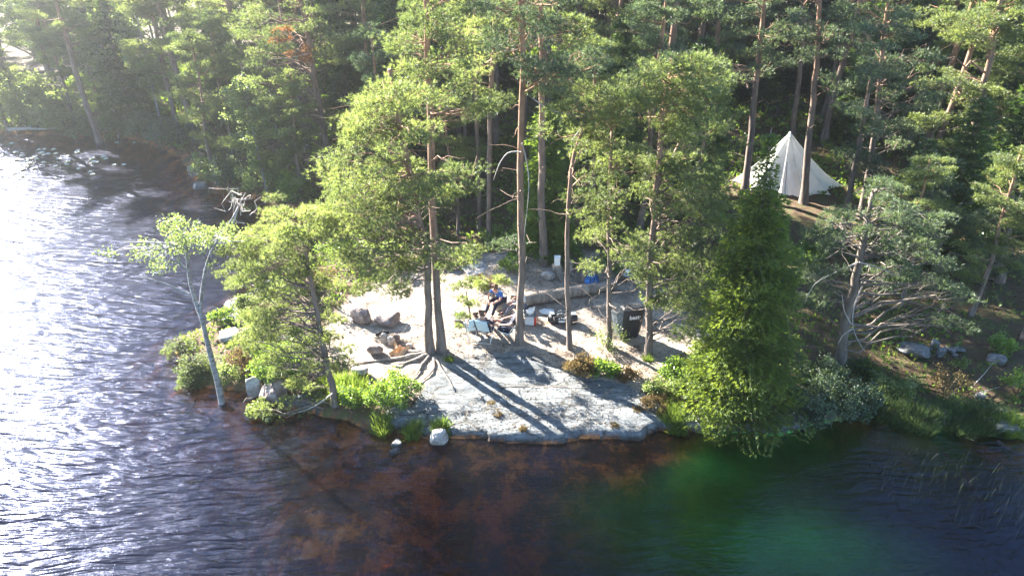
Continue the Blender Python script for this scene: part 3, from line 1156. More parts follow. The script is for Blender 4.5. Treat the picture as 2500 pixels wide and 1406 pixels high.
hero_pine("pine_tree", (818, 988), [(800, 890), (785, 800), (768, 710), (752, 630), (742, 570), (735, 520)],
          [(700, 540, 60, 40, 8), (660, 600, 70, 60, 9), (760, 570, 50, 60, 6), (620, 680, 60, 60, 8), (720, 700, 80, 60, 10), (790, 720, 40, 50, 3), (650, 780, 70, 50, 7), (750, 800, 60, 50, 6), (680, 870, 70, 50, 7), (760, 920, 60, 40, 5), (650, 1010, 40, 18, 5), (740, 980, 50, 25, 4), (640, 740, 60, 40, 7), (700, 640, 60, 40, 8), (590, 630, 50, 40, 7), (800, 800, 40, 40, 4), (830, 880, 40, 30, 3), (620, 820, 50, 40, 6)],
          0.10, "leaning pine at the water's edge with drooping low branches", r1=0.03, bare=8, dens=60, padr=(0.22, 0.42), depth=1.2,
          dead=[[(812, 960), (780, 985), (740, 1005), (700, 1012)]])
hero_pine("pine_tree", (640, 690), [(655, 620), (665, 560), (668, 510)],
          [(670, 500, 30, 30, 5), (640, 560, 50, 40, 7), (610, 620, 60, 40, 8), (690, 600, 50, 40, 6), (590, 690, 50, 30, 5), (560, 660, 30, 30, 3)],
          0.07, "small light green pine among the bushes near the birch", r1=0.02, bare=3, dens=55, padr=(0.22, 0.42), depth=0.8)

# birch in the water
bb = G(541, 984)
bb[2] = -0.12
tb = TB()
Yb = bb[1]


def bq(l):
    return np.array([bb if i == 0 and p is None else Q(p[0], p[1], Yb) for i, p in enumerate(l)])


main = smooth_path(bq([None, (535, 940), (520, 890), (505, 830), (495, 780), (487, 760)]), 12)
tb.tube(main, np.linspace(0.10, 0.055, 12), 9, jit=0.12)
tb.tube(smooth_path(bq([(487, 764), (475, 730), (462, 690), (457, 640), (455, 600), (450, 570)]), 9), np.linspace(0.06, 0.025, 9), 7, jit=.1)
tb.tube(smooth_path(bq([(488, 764), (492, 710), (500, 650), (515, 600), (540, 570), (570, 545), (585, 500)]), 9), np.linspace(0.048, 0.018, 9), 7, jit=.1)
for l in ([(462, 718), (430, 705), (380, 682), (330, 674)], [(457, 660), (430, 630), (410, 610), (360, 580)], [(452, 600), (380, 592), (300, 590)], [(515, 600), (560, 590), (610, 588)]):
    tb.tube(smooth_path(bq(l), 8), np.linspace(0.035, 0.008, 8), 5, cap=False, jit=.1)
cl = []
for (cx, cy_, rx, ry, n) in [(450, 580, 70, 35, 20), (420, 560, 30, 30, 8), (350, 615, 70, 30, 14), (510, 575, 60, 28, 14), (560, 580, 40, 40, 10), (400, 640, 30, 18, 4), (428, 540, 10, 18, 3)]:
    for _ in range(n):
        p = Q(cx + rx * rng.normal() * .6, cy_ + ry * rng.normal() * .6, Yb + rng.normal() * 0.45)
        cl.append((*p, 0.16 + 0.14 * rng.random()))
        k = bq([(455 + 50 * (cx > 480), 590)])[0]
        tb.tube(bez(k + (p - k) * .3, p, 0.05, 4, .1), np.linspace(0.01, 0.003, 4), 4, cap=False)
tb2, V, Fc, T = leafy_arrays(cl, 30, 0.055, [], (0.0, .7))
e = finish_tree("birch_tree", bb, tb, (V, Fc, T), "white barked birch leaning out of the water at the tip", "birch tree", None, M_birchbark, M_birch)
db = TB()
stp = Q(585, 500, Yb)
for k in range(16):
    a = stp + np.array([rng.normal() * .12, rng.normal() * .1, -0.1 + rng.normal() * .2])
    px, py = 575 + rng.normal() * 32, 500 + rng.normal() * 28 - 12
    b = Q(px, py, Yb + rng.normal() * .3)
    db.tube(bez(a, b, .1 * rng.normal(), 6, .15), np.linspace(0.012, 0.004, 6), 4, cap=False)
db.tube(smooth_path(np.array([Q(x, y, Yb) for x, y in [(570, 545), (578, 520), (588, 490), (600, 470)]]), 7), np.linspace(.025, .008, 7), 5)
link("dead_branch", db.mesh("dead_branch", M_dead, org=bb), e)

# the big spruce at the shore and its small neighbours
sb = G(1800, 1002)
bigs = spruce("spruce_tree", sb, 8.2, 1.42, "big dark green spruce at the shore in front of the white tent", dens=1.2, droop=0.42, step=0.25, nb=9, low=0.12, tl=(0.115, 0.027), K=8,
              shape=([0, .1, .4, .58, .7, .8, .88, .94, 1], [1.05, 1.06, .90, .72, .50, .27, .15, .06, .02]))
bigs.rotation_euler = (0, math.radians(-3.5), 0)
spruce("spruce_tree", G(1725, 955), 1.9, 1.1, "low lit young spruce at the foot of the big one", dens=1.1, droop=0.3, step=0.2, nb=8, low=0.1, prof=0.7, tl=(0.115, 0.027), K=8)
# bright young spruce behind the straight pine
p_ = G(1330, 610)
spruce("spruce_tree", p_, 5.9, 1.35, "bright yellow green spruce behind the stumps at the camp", dens=0.8, droop=0.5, step=0.36, nb=8, low=0.5, prof=0.55, tl=(0.20, 0.06), K=6, mleaf=M_bush)

# tall stems behind the camp
hero_pine("pine_tree", (1170, 560), [(1172, 450), (1168, 350), (1164, 250), (1160, 120), (1158, -40)], [(1150, 130, 70, 50, 8), (1180, 40, 60, 60, 8), (1150, -60, 90, 60, 10)],
          0.09, "thin left stem of the slender pine pair behind the twin trunks".replace("left ", ""), bare=6, dens=60, nl=(.13, .019), K=10)
hero_pine("pine_tree", (1193, 600), [(1192, 480), (1195, 350), (1199, 220), (1205, 100), (1208, -20), (1210, -160)], [(1140, 190, 60, 40, 7), (1230, 240, 40, 50, 5), (1210, 90, 70, 50, 8), (1200, -60, 90, 60, 12)],
          0.11, "slender red stemmed pine between the twin trunks and the straight pine", bare=8, dens=60, nl=(.13, .019), K=10)
hero_pine("pine_tree", (1328, 648), [(1326, 520), (1325, 400), (1324, 260), (1324, 120), (1323, -20), (1322, -160)], [(1390, 90, 60, 50, 8), (1290, 30, 60, 50, 7), (1330, -60, 110, 70, 14)],
          0.15, "orange barked pine rooted beside the stumps", bare=8, dens=60, nl=(.13, .019), K=10)
# by the tent
hero_pine("pine_tree", (1818, 474), [(1826, 380), (1837, 280), (1848, 180), (1858, 80), (1868, -20), (1880, -160)], [(1790, 170, 90, 25, 10), (1900, 130, 80, 40, 10), (1850, 60, 100, 40, 10), (1870, -60, 140, 80, 16)],
          0.16, "dark pine at the nearer corner of the tent, off its guyed wing", bare=5, dens=60, mleaf=M_pine_blue, nl=(.14, .02), K=9)
hero_pine("pine_tree", (1962, 497), [(1968, 420), (1978, 320), (1986, 240), (1992, 150), (2000, 50), (2010, -100)], [(2010, 100, 60, 40, 7), (1960, 60, 80, 40, 8), (2000, -60, 120, 70, 14), (2020, 210, 40, 30, 4)],
          0.16, "dark pine trunk standing right against the front of the tent", bare=5, dens=60, mleaf=M_pine_blue, nl=(.14, .02), K=9)
hero_pine("pine_tree", (1932, 352), [(1940, 280), (1948, 200), (1955, 120), (1962, 30), (1970, -90)], [(1960, 60, 80, 40, 8), (1960, -50, 110, 60, 12)],
          0.15, "shaded pine rising behind the tent's peak", bare=4, dens=55, mleaf=M_pine_blue, nl=(.15, .022), K=9)
hero_pine("pine_tree", (2055, 566), [(2072, 480), (2088, 400), (2104, 330), (2118, 240), (2130, 160)], [(2100, 300, 60, 40, 8), (2095, 385, 40, 25, 5), (2130, 430, 60, 40, 7), (2130, 190, 60, 40, 9), (2070, 260, 40, 30, 4), (2110, 100, 60, 50, 8)],
          0.13, "dark pine just past the tent whose low branch crosses the canvas", bare=8, dens=70, mleaf=M_pine_blue, nl=(.125, .018), K=10)
hero_pine("pine_tree", (2102, 530), [(2118, 430), (2128, 360), (2138, 290), (2150, 200), (2160, 90), (2172, -40)], [(2180, 120, 110, 60, 20), (2230, 220, 90, 60, 14), (2140, 30, 100, 60, 14), (2200, 330, 80, 50, 10), (2170, -60, 130, 70, 14)],
          0.14, "red stemmed pine with a dense grey green crown beyond the tent", bare=10, dens=75, mleaf=M_pine_blue, nl=(.125, .018), K=10,
          dead=[[(2125, 395), (2155, 395), (2175, 420)], [(2128, 415), (2150, 450), (2166, 470)]])
hero_pine("pine_tree", (2350, 520), [(2362, 420), (2380, 310), (2400, 220), (2420, 120), (2440, 30), (2462, -90)], [(2330, 330, 70, 60, 9), (2420, 430, 70, 60, 9), (2300, 200, 60, 60, 8), (2460, 260, 50, 70, 8), (2390, 90, 80, 50, 10), (2450, -20, 110, 70, 14)],
          0.18, "leaning pine with a sunlit orange stem near the photo's edge", bare=8, dens=65, mleaf=M_pine, nl=(.13, .019), K=10)
hero_pine("pine_tree", (2052, 886), [(2062, 800), (2076, 730), (2090, 680), (2098, 630), (2110, 580), (2120, 520), (2130, 470)],
          [(2110, 540, 110, 40, 12), (2200, 580, 90, 50, 12), (2030, 580, 60, 35, 8), (2240, 660, 90, 40, 8), (2320, 700, 60, 50, 9), (2010, 660, 60, 40, 7), (2180, 660, 60, 40, 8), (2260, 540, 60, 40, 9), (2190, 500, 30, 30, 4), (1990, 730, 40, 40, 4), (2330, 780, 50, 30, 5), (2150, 470, 60, 30, 6)],
          0.16, "shaded shore pine with bleached forked dead branches low on its stem", bare=12, dens=52, mleaf=M_pine_blue, mwood=M_sbark, padr=(.22, .42), depth=1.5,
          dead=[[(2105, 700), (2085, 740), (2078, 790), (2092, 830), (2112, 858)], [(2078, 790), (2060, 760), (2056, 720)], [(2085, 800), (2060, 815), (2045, 840)], [(2098, 640), (2150, 655), (2210, 680)], [(2095, 640), (2040, 665), (1985, 690), (1965, 740)]])
hero_pine("pine_tree", (2290, 660), [(2282, 560), (2276, 480), (2275, 420)], [(2270, 430, 70, 50, 10), (2330, 500, 70, 50, 10), (2230, 490, 50, 50, 6), (2380, 560, 60, 50, 7)],
          0.17, "short shaded pine standing behind the one with forked dead branches", bare=6, dens=70, mleaf=M_pine_blue)
hero_pine("pine_tree", (2440, 690), [(2450, 590), (2460, 500), (2470, 420)], [(2440, 560, 70, 60, 12), (2490, 480, 60, 60, 8), (2400, 640, 60, 50, 8), (2480, 680, 50, 70, 9), (2460, 760, 60, 40, 6)],
          0.16, "dark pine in deep shade above the tumbled stones", bare=5, dens=70, mleaf=M_pine_blue)
# left of the camp, beyond the bay
hero_pine("pine_tree", (848, 466), [(826, 446), (805, 415), (790, 330), (773, 210), (758, 120), (742, 50), (728, -20), (700, -140)],
          [(690, 40, 80, 50, 12), (640, 110, 80, 50, 13), (600, 200, 80, 50, 14), (650, 260, 80, 40, 12), (720, 300, 70, 50, 9), (600, 320, 70, 50, 9), (690, 420, 60, 50, 9), (780, 110, 40, 60, 7), (640, 480, 60, 40, 6), (700, -60, 120, 60, 14)],
          0.19, "big pine leaning over the bay with a long curved dead limb", bare=10, dens=75, nl=(.13, .019), K=10, depth=2.0, padr=(.38, .72), lean=0.0,
          dead=[[(790, 325), (750, 330), (725, 380), (690, 420)], [(762, 130), (720, 140), (650, 146)], [(795, 290), (760, 275), (730, 290), (700, 320)]])
spr = None
# young pine by the blue shirt and other understorey near the camp
hero_pine("pine_tree", (1150, 812), [(1148, 760), (1140, 710)], [(1130, 700, 30, 25, 4), (1110, 780, 35, 30, 4), (1140, 740, 30, 25, 3)], 0.035,
          "waist high pine sapling beside the white canister", r1=0.012, bare=1, dens=40, padr=(.12, .24), depth=.4)
hero_pine("pine_tree", (1205, 745), [(1204, 715), (1202, 690)], [(1195, 690, 30, 18, 6), (1225, 685, 18, 15, 3)], 0.035,
          "low pine sapling just behind the person in blue", r1=0.012, bare=1, dens=45, padr=(.15, .27), depth=.3)

# ------------------------------------------------------------------ forest behind: prototypes and copies
protos = []


def proto_pine(mleaf, **kw):
    tm, (V, Fc, T) = pine_proto(**kw)
    return tm, mk_mesh("pine_crown", V, [Fc], mleaf, {"tint": T})


PP = [proto_pine(M_pine, H=14.5, r0=0.20, cf=0.42, W=2.3, nl=34, pads_per=3, dens=64),
      proto_pine(M_pine, H=12.5, r0=0.17, cf=0.30, W=2.6, nl=36, pads_per=3, dens=64),
      proto_pine(M_pine_blue, H=15.5, r0=0.21, cf=0.52, W=2.2, nl=30, pads_per=3, dens=64),
      proto_pine(M_pine, H=10.5, r0=0.14, cf=0.16, W=2.4, nl=38, pads_per=3, dens=64),
      proto_pine(M_pine_blue, H=13.5, r0=0.18, cf=0.36, W=2.0, nl=34, pads_per=3, dens=64)]
SPR = []
for H_, R_ in ((12.0, 2.1), (14.0, 2.3), (8.0, 1.7)):
    tbp, V, Fc, T = conifer_arrays(H_, R_, dens=0.42, droop=0.5, step=0.50, nb=8, low=0.6, prof=0.7, tl=(0.30, 0.085), K=5)
    SPR.append((tbp.mesh("spruce_trunk", M_sbark), mk_mesh("spruce_crown", V, [Fc], M_spruce_dark, {"tint": T})))
BIR = []
for k in range(2):
    H_ = 9.5 + 1.5 * k
    cl, st = [], [([(0, 0, -.2), (0.1, 0, H_ * .4), (0.25, 0.1, H_ * .8), (0.3, 0.1, H_)], 0.10, 0.02)]
    for q in range(70):
        f = rng.random()
        z = H_ * (0.28 + 0.72 * f)
        a = rng.random() * 6.283
        Rr = 1.7 * math.sin(min(3.0, 0.5 + 2.4 * (1 - f))) * (0.3 + 0.7 * rng.random())
        cl.append((Rr * math.cos(a) + .2, Rr * math.sin(a), z, 0.35 + .25 * rng.random()))
        if q % 3 == 0:
            st.append(([(0.15, 0, z - .6), (Rr * math.cos(a), Rr * math.sin(a), z)], 0.025, 0.006))
    tbp, V, Fc, T = leafy_arrays(cl, 42, 0.15, st, (0.1, .9))
    BIR.append((tbp.mesh("birch_trunk", M_birchbark), mk_mesh("birch_crown", V, [Fc], M_birch, {"tint": T})))


def place(kind, protoset, i, loc, sc, label, group, cat):
    e = empty(kind, loc, label, cat, group)
    e.rotation_euler = (rng.normal() * .03, rng.normal() * .03, rng.random() * 6.283)
    e.scale = (sc, sc, sc)
    link("trunk", protoset[i][0], e)
    link("crown", protoset[i][1], e)
    return e


KN = {'p': ("pine_tree", PP, "pine tree"), 's': ("spruce_tree", SPR, "spruce tree"), 'b': ("birch_tree", BIR, "birch tree")}
placed = []


def put(k, i, px, py, sc, label, group=None):
    nm, st, cat = KN[k]
    p = G(px, py)
    placed.append(p[:2])
    return place(nm, st, i, p, sc, label, group, cat)


# shaded right bank
put('p', 3, 2200, 745, 0.50, "low dense pine shading the bank behind the forked dead branches")
put('p', 3, 2370, 770, 0.55, "low dense pine right above the tumbled stones")
put('p', 4, 2500, 830, 0.50, "dense pine overhanging the lone grey stone")
put('s', 2, 2290, 600, 0.75, "dense spruce deep in the shade above the bank")
# far shore of the bay
put('p', 3, 20, 318, 0.8, "short leafy pine beside the pale willows")
put('p', 3, 190, 322, 0.75, "short lit pine between the far shore stems")
put('p', 1, 440, 335, 0.9, "layered pine behind the corner of the far shore")
put('p', 0, 245, 345, 0.95, "far shore pine with a leaning dark stem above the lilies")
put('p', 1, 60, 300, 0.95, "far shore pine over the pale bushes")
put('p', 4, 150, 300, 0.9, "thin far shore pine behind the pale bushes")
put('s', 2, 330, 320, 1.1, "dark spruce on the far shore")
put('b', 0, 290, 338, 0.75, "slim birch standing at the far waterline")
put('b', 1, 400, 330, 0.8, "leafy birch beside the dark spruce across the bay")
put('p', 3, 530, 445, 0.70, "low spreading pine on the small spit with pale rocks")
put('p', 1, 575, 415, 0.62, "layered pine just behind the small spit")
put('p', 1, 480, 350, 1.0, "layered lit pine at the back of the bay")
put('b', 0, 655, 485, 0.62, "young birch at the inner end of the bay")
put('p', 3, 740, 500, 0.60, "short bushy pine at the inner bay shore")
put('p', 3, 985, 560, 0.52, "short bushy pine behind the broad tilted one")
put('p', 3, 1120, 570, 0.55, "short dark pine left of the slender pair".replace("left of", "next to"))
put('p', 4, 930, 530, 0.62, "mid sized pine rising behind the broad crown")
put('p', 3, 1440, 560, 0.72, "short pine in the thicket behind the blue bag")
put('p', 4, 1560, 560, 0.74, "pine in the thicket behind the flat topped crown")
put('p', 3, 1690, 600, 0.62, "short pine at the edge of the tent clearing")
put('s', 2, 2190, 640, 0.62, "young spruce in the shade below the dense grey crown")
put('s', 2, 2420, 560, 0.9, "spruce in the shade under the leaning pine")
put('s', 0, 2330, 420, 0.9, "tall sunlit spruce near the upper corner")
put('s', 2, 1500, 430, 0.95, "tall dark spruce above the lit thicket")

cnt = 0
rr = random.Random(5)
cand = []
tent_c = G(1925, 462)
tries = 0
while len(cand) < 235 and tries < 20000:
    tries += 1
    y = 27 + 48 * rr.random() ** 1.15
    x = rr.uniform(-0.80 * y - 4, 0.80 * y + 4)
    d = float(sdist(SH, x, y))
    if d < 1.0:
        continue
    z = hz(x, y)
    px, py = proj((x, y, z))
    if 1700 < px < 2160 and y < tent_c[1] + 6.5:
        continue
    if y < 31 and -9.0 < x < 3:
        continue
    if y < 29 and 3 <= x < 9:
        continue
    if 1740 < px < 1925 and y < 44:
        continue
    md = min([math.hypot(x - a[0], y - a[1]) for a in cand + placed] + [9])
    if md < 1.9 + 0.028 * (y - 27):
        continue
    hid = False
    for (wx, wy, wa, wl) in ((-8.5, 30.0, 2.6, 17), (-33.0, 44.0, 4.0, 22), (-14.0, 36.0, 2.0, 14)):
        al = (x - wx) * -math.sin(SUN_AZ) + (y - wy) * math.cos(SUN_AZ)
        ac = abs((x - wx) * math.cos(SUN_AZ) + (y - wy) * math.sin(SUN_AZ))
        hid = hid or (ac < wa and 1.5 < al < wl)
    if hid:
        continue
    # let the low sun reach the camp across the bay
    cx, cy_ = x - 0.3, y - 19
    along = cx * -math.sin(SUN_AZ) + cy_ * math.cos(SUN_AZ)
    across = abs(cx * math.cos(SUN_AZ) + cy_ * math.sin(SUN_AZ))
    if across < 2.8 and along < 22:
        continue
    # and the tent
    cx, cy_ = x - tent_c[0], y - tent_c[1]
    along = cx * -math.sin(SUN_AZ) + cy_ * math.cos(SUN_AZ)
    across = abs(cx * math.cos(SUN_AZ) + cy_ * math.sin(SUN_AZ))
    if across < 3.0 and -3 < along < 20:
        continue
    cand.append((x, y))
for (x, y) in cand:
    z = hz(x, y)
    px, py = proj((x, y, z))
    u = rr.random()
    if px < 760:
        reg = "on the hillside across the bay"
        k = 'p' if u < .60 else ('s' if u < .78 else 'b')
    elif px < 1740:
        reg = "in the dense wood behind the camp"
        k = 'p' if u < .74 else 's'
    else:
        reg = "in the dark wood round the tent"
        k = 'p' if u < .68 else 's'
    i = rr.randrange(len(KN[k][1]))
    nm = {'p': "pine", 's': "spruce", 'b': "birch"}[k]
    word = ["tall", "big", "dark", "young", "slender"][i] if k == 'p' else (["tall", "broad", "small"][i] if k == 's' else ["light", "leafy"][i])
    place(KN[k][0], KN[k][1], i, (x, y, z), rr.uniform(0.85, 1.12), f"{word} {nm} {reg}", f"{word} {nm} trees {reg}", KN[k][2])

# ------------------------------------------------------------------ more materials for the camp
M_canvas = plain("tent_canvas", (0.86, 0.84, 0.79), 0.85, 0.05, 3.0, trans=0.22)
M_white = plain("white_plastic", (0.80, 0.80, 0.78), 0.4, 0.03)
M_red = plain("red_plastic", (0.62, 0.06, 0.04), 0.4, 0.08)
M_black = plain("black_fabric", (0.012, 0.014, 0.018), 0.55, 0.3, 14, bump=0.3)
M_sheen = plain("grey_nylon", (0.16, 0.19, 0.21), 0.35, 0.5, 9, bump=0.5)
M_blue = plain("blue_nylon", (0.03, 0.20, 0.55), 0.5, 0.2, 10, bump=0.3)
M_blueshirt = plain("blue_cotton", (0.02, 0.13, 0.40), 0.8, 0.15, 12)
M_navy = plain("navy_cotton", (0.010, 0.014, 0.035), 0.8, 0.2, 12)
M_grey = plain("grey_cotton", (0.16, 0.16, 0.19), 0.8, 0.2, 12)
M_whiteshirt = plain("white_cotton", (0.72, 0.72, 0.72), 0.8, 0.05, 12)
M_palecloth = plain("pale_blue_cloth", (0.45, 0.62, 0.70), 0.8, 0.08, 12)
M_skin = plain("skin", (0.50, 0.27, 0.19), 0.55, 0.08, 20)
M_hairb = plain("brown_hair", (0.09, 0.045, 0.025), 0.6, 0.2, 30)
M_haird = plain("dark_hair", (0.022, 0.015, 0.012), 0.6, 0.2, 30)
M_eye = plain("eye", (0.03, 0.02, 0.02), 0.2, 0.1)
M_metal = plain("aluminium_tube", (0.65, 0.65, 0.66), 0.35, 0.05, metal=0.7)
M_wood = plain("split_wood", (0.44, 0.28, 0.16), 0.8, 0.25, 18, bump=0.4)
M_char = plain("charred_wood", (0.015, 0.013, 0.012), 0.9, 0.3, 12, bump=0.5)
M_shoe = plain("shoe_leather", (0.04, 0.035, 0.03), 0.6, 0.3, 14)
M_lily = plain("lily_petals", (0.80, 0.78, 0.72), 0.5, 0.04)
M_lilyleaf = plain("lily_leaf", (0.07, 0.12, 0.04), 0.35, 0.2)
M_log = bark("log_bark", (0.27, 0.22, 0.18), (0.27, 0.22, 0.18), 3, 9, 0.45, 6.0)


def on(px, py, dz=0.0):
    p = G(px, py)
    p[2] += dz
    return p


# ------------------------------------------------------------------ tent
tc_ = G(1925, 455)
apex = Q(1929, 325, tc_[1])
corners_px = [(1785, 443), (1832, 468), (1905, 481), (1965, 487), (2026, 477), (2056, 456), (1995, 428), (1890, 424)]
cor = []
for x, y in corners_px:
    p = G(x, y)
    cor.append(p)
cor = np.array(cor)
tent = empty("bell_tent", tc_, "pointed cream canvas tent standing in the dark wood", "tent")
nC, nV = len(cor), 12
Vt, fm = [], []
sub = 6
ringpts = []
for k in range(nC):
    a, b = cor[k], cor[(k + 1) % nC]
    for q in range(sub):
        p = a + (b - a) * q / sub
        cen = cor.mean(0)
        pull = 0.10 * math.sin(math.pi * q / sub)
        p = p + (cen - p) * pull
        p[2] = hz(p[0], p[1]) + 0.02 + 0.05 * math.sin(math.pi * q / sub)
        ringpts.append(p)
ringpts = np.array(ringpts)
nR = len(ringpts)
for v in range(nV + 1):
    t = v / nV
    for k in range(nR):
        p = ringpts[k] + (apex - ringpts[k]) * t
        q = (k % sub) / sub
        crease = math.sin(math.pi * q)
        sag = 0.34 * math.sin(math.pi * t) * (1 - 0.55 * t)        # canvas hangs in a hollow curve
        p[2] -= sag * (0.75 + 0.25 * crease)
        cen = np.array([apex[0], apex[1], p[2]])
        p = p + (cen - p) * 0.07 * crease * (1 - t)
        p[:2] += 0.012 * np.array([math.sin(k * 2.1 + v * 1.3), math.cos(k * 1.7 + v)]) * (1 - t)
        Vt.append(p)
Vt = np.array(Vt) - tc_
Ft = []
for v in range(nV):
    for k in range(nR):
        k2 = (k + 1) % nR
        Ft.append([v * nR + k, v * nR + k2, (v + 1) * nR + k2, (v + 1) * nR + k])
link("canvas", mk_mesh("canvas", Vt, [np.array(Ft)], M_canvas, None, False), tent)
# door: a loose flap hung open before a darker slit, with a zip line; corner seams
front = Vt[2 * sub + 2]


def tent_pt(k, t, outw=0.02):
    v = min(nV, max(0, t * nV))
    v0 = int(v)
    v1 = min(nV, v0 + 1)
    p = Vt[v0 * nR + k] * (1 - (v - v0)) + Vt[v1 * nR + k] * (v - v0)
    c = np.array([apex[0] - tc_[0], apex[1] - tc_[1], p[2]])
    d = unit(p - c)
    return p + d * outw


kd = 2 * sub + 1
tb = TB()
Vd = []
for i_ in range(9):
    t = 0.02 + 0.56 * i_ / 8
    p = tent_pt(kd, t, 0.03)
    q = tent_pt(kd + 2, t, 0.10 * (1 - i_ / 8) + 0.03)
    wv = 0.9 * (1 - i_ / 8)
    Vd += [p, p + (q - p) * wv * 0.5 + np.array([0, -0.10 * (1 - i_ / 8), 0]), p + (q - p) * wv]
Vd = np.array(Vd)
Fd = [[r * 3 + c, r * 3 + c + 1, (r + 1) * 3 + c + 1, (r + 1) * 3 + c] for r in range(8) for c in range(2)]
link("door_flap", mk_mesh("door_flap", Vd, [np.array(Fd)], M_canvas), tent)
tb = TB()
tb.tube(np.array([tent_pt(kd, t, 0.035) for t in np.linspace(0.02, 0.6, 10)]), 0.012, 5)
link("door_zip", tb.mesh("door_zip", M_grey), tent)
for k in (0, 2 * sub, 3 * sub, 4 * sub, 5 * sub):
    tb = TB()
    tb.tube(np.array([tent_pt(k, t, 0.012) for t in np.linspace(0.0, 0.99, 14)]), 0.014, 5)
    link("seam", tb.mesh("seam", M_canvas), tent)
tb = TB()
pa = apex - tc_
tb.tube(np.array([pa + [0, 0, -2.4], pa + [0, 0, 0.06]]), 0.03, 8)
link("pole", tb.mesh("pole", M_metal, org=(0, 0, 0)), tent)
tb = TB()
tb.tube(np.array([pa + [0, 0, -0.16], pa + [0, 0, 0.05]]), [0.12, 0.035], 10)
link("cap", tb.mesh("cap", M_canvas), tent)
for k, (x, y) in zip((0, 5), ((1776, 446), (2064, 458))):
    g0 = G(x, y)
    tb = TB()
    tb.tube(np.array([cor[k] - tc_ + [0, 0, .05], g0 - tc_]), 0.008, 4)
    link("guy_rope", tb.mesh("guy_rope", M_white), tent)

# ------------------------------------------------------------------ the log, stumps, stones, firewood
a, b = on(1252, 748), on(1500, 706)
a[2] += 0.17
b[2] += 0.19
tb = TB()
p = bez(a, b, 0.0, 16, 0.003)
r_ = np.linspace(0.24, 0.17, 16) * (1 + 0.06 * rng.normal(size=16))
tb.tube(p, r_, 14, jit=0.10)
log = empty("fallen_log", a - [0, 0, .17], "long thick fallen log lying across the camp", "log")
link("trunk", tb.mesh("log_trunk", M_log, org=log.location), log)
for k in (4, 8, 12):
    tb = TB()
    d_ = np.array([0.1 * rng.normal(), -0.12 * rng.random(), 0.30 + .1 * rng.random()])
    tb.tube(np.array([p[k], p[k] + d_]), [0.04, 0.025], 7)
    link("branch_stub", tb.mesh("branch_stub", M_log, org=log.location), log)


def stump(px, py, r, h, label):
    b = on(px, py)
    tb = TB()
    z = np.linspace(-0.1, h, 6)
    tb.tube(np.stack([0 * z, 0 * z, z], 1), r * np.array([1.5, 1.2, 1.0, .95, .93, .92]), 12, jit=0.16)
    e = empty("tree_stump", b, label, "stump")
    link("trunk", tb.mesh("stump", M_log), e)
    tb = TB()
    tb.tube(np.array([[0, 0, h - .01], [0, 0, h + .012]]), r * .86, 12)
    link("cut_face", tb.mesh("cut", M_wood), e)
    for k in range(4):
        a = k * 1.6 + rng.random()
        tb = TB()
        L = r * 2.6
        tb.tube(np.array([[math.cos(a) * r * .7, math.sin(a) * r * .7, .10], [math.cos(a) * L * .6, math.sin(a) * L * .6, 0.03], [math.cos(a) * L, math.sin(a) * L, -.08]]), [r * .35, r * .25, r * .1], 6)
        link("root", tb.mesh("root", M_log), e)
    return b


sb_ = stump(1358, 672, 0.20, 0.42, "gnarled grey stump carrying the white box")
stump(1386, 668, 0.17, 0.55, "taller broken stump by the white box")
stump(1425, 690, 0.10, 0.35, "thin stump just beside the blue bag")
bx = empty("storage_box", sb_ + [0.02, 0, 0.43], "small white box standing on the gnarled stump", "box")
tb = TB().box((0, 0, 0.16), (0.21, 0.17, 0.31))
o = link("body", tb.mesh("box_body", M_white, False), bx)
bv = o.modifiers.new("bevel", 'BEVEL')
bv.width = 0.02
bv.segments = 2
tb = TB().box((0, 0, 0.335), (0.23, 0.19, 0.035))
link("lid", tb.mesh("box_lid", M_white, False), bx)

# blue bag with a black net
bb_ = on(1444, 694)
e = empty("blue_bag", bb_, "round bright blue bag with a black net top beyond the log", "bag")
tb = TB()
z = np.linspace(0, 1, 9)
tb.tube(np.stack([0 * z, 0 * z, z * .36], 1), 0.25 * np.array([.72, .95, 1.05, 1.06, 1.02, .98, .9, .8, .7]), 16, jit=.10)
link("body", tb.mesh("bag_body", M_blue), e)
tb = TB()
for k in range(10):
    a = k / 10 * math.pi * 2
    tb.tube(np.array([[math.cos(a) * .24, math.sin(a) * .24, .25], [math.cos(a) * .18, math.sin(a) * .18, .40], [0, 0, .44]]), 0.008, 4)
for zz, r in ((.30, .235), (.36, .21), (.41, .14)):
    a = np.linspace(0, 2 * math.pi, 17)
    tb.tube(np.stack([np.cos(a) * r, np.sin(a) * r, 0 * a + zz], 1), 0.008, 4)
link("net", tb.mesh("bag_net", M_black), e)
for s_ in (-1, 1):
    tb = TB()
    a = np.linspace(0, math.pi, 8)
    tb.tube(np.stack([np.cos(a) * .12, 0 * a + s_ * .2, .3 + np.sin(a) * .16], 1), 0.012, 5)
    link("handle", tb.mesh("bag_handle", M_blue), e)

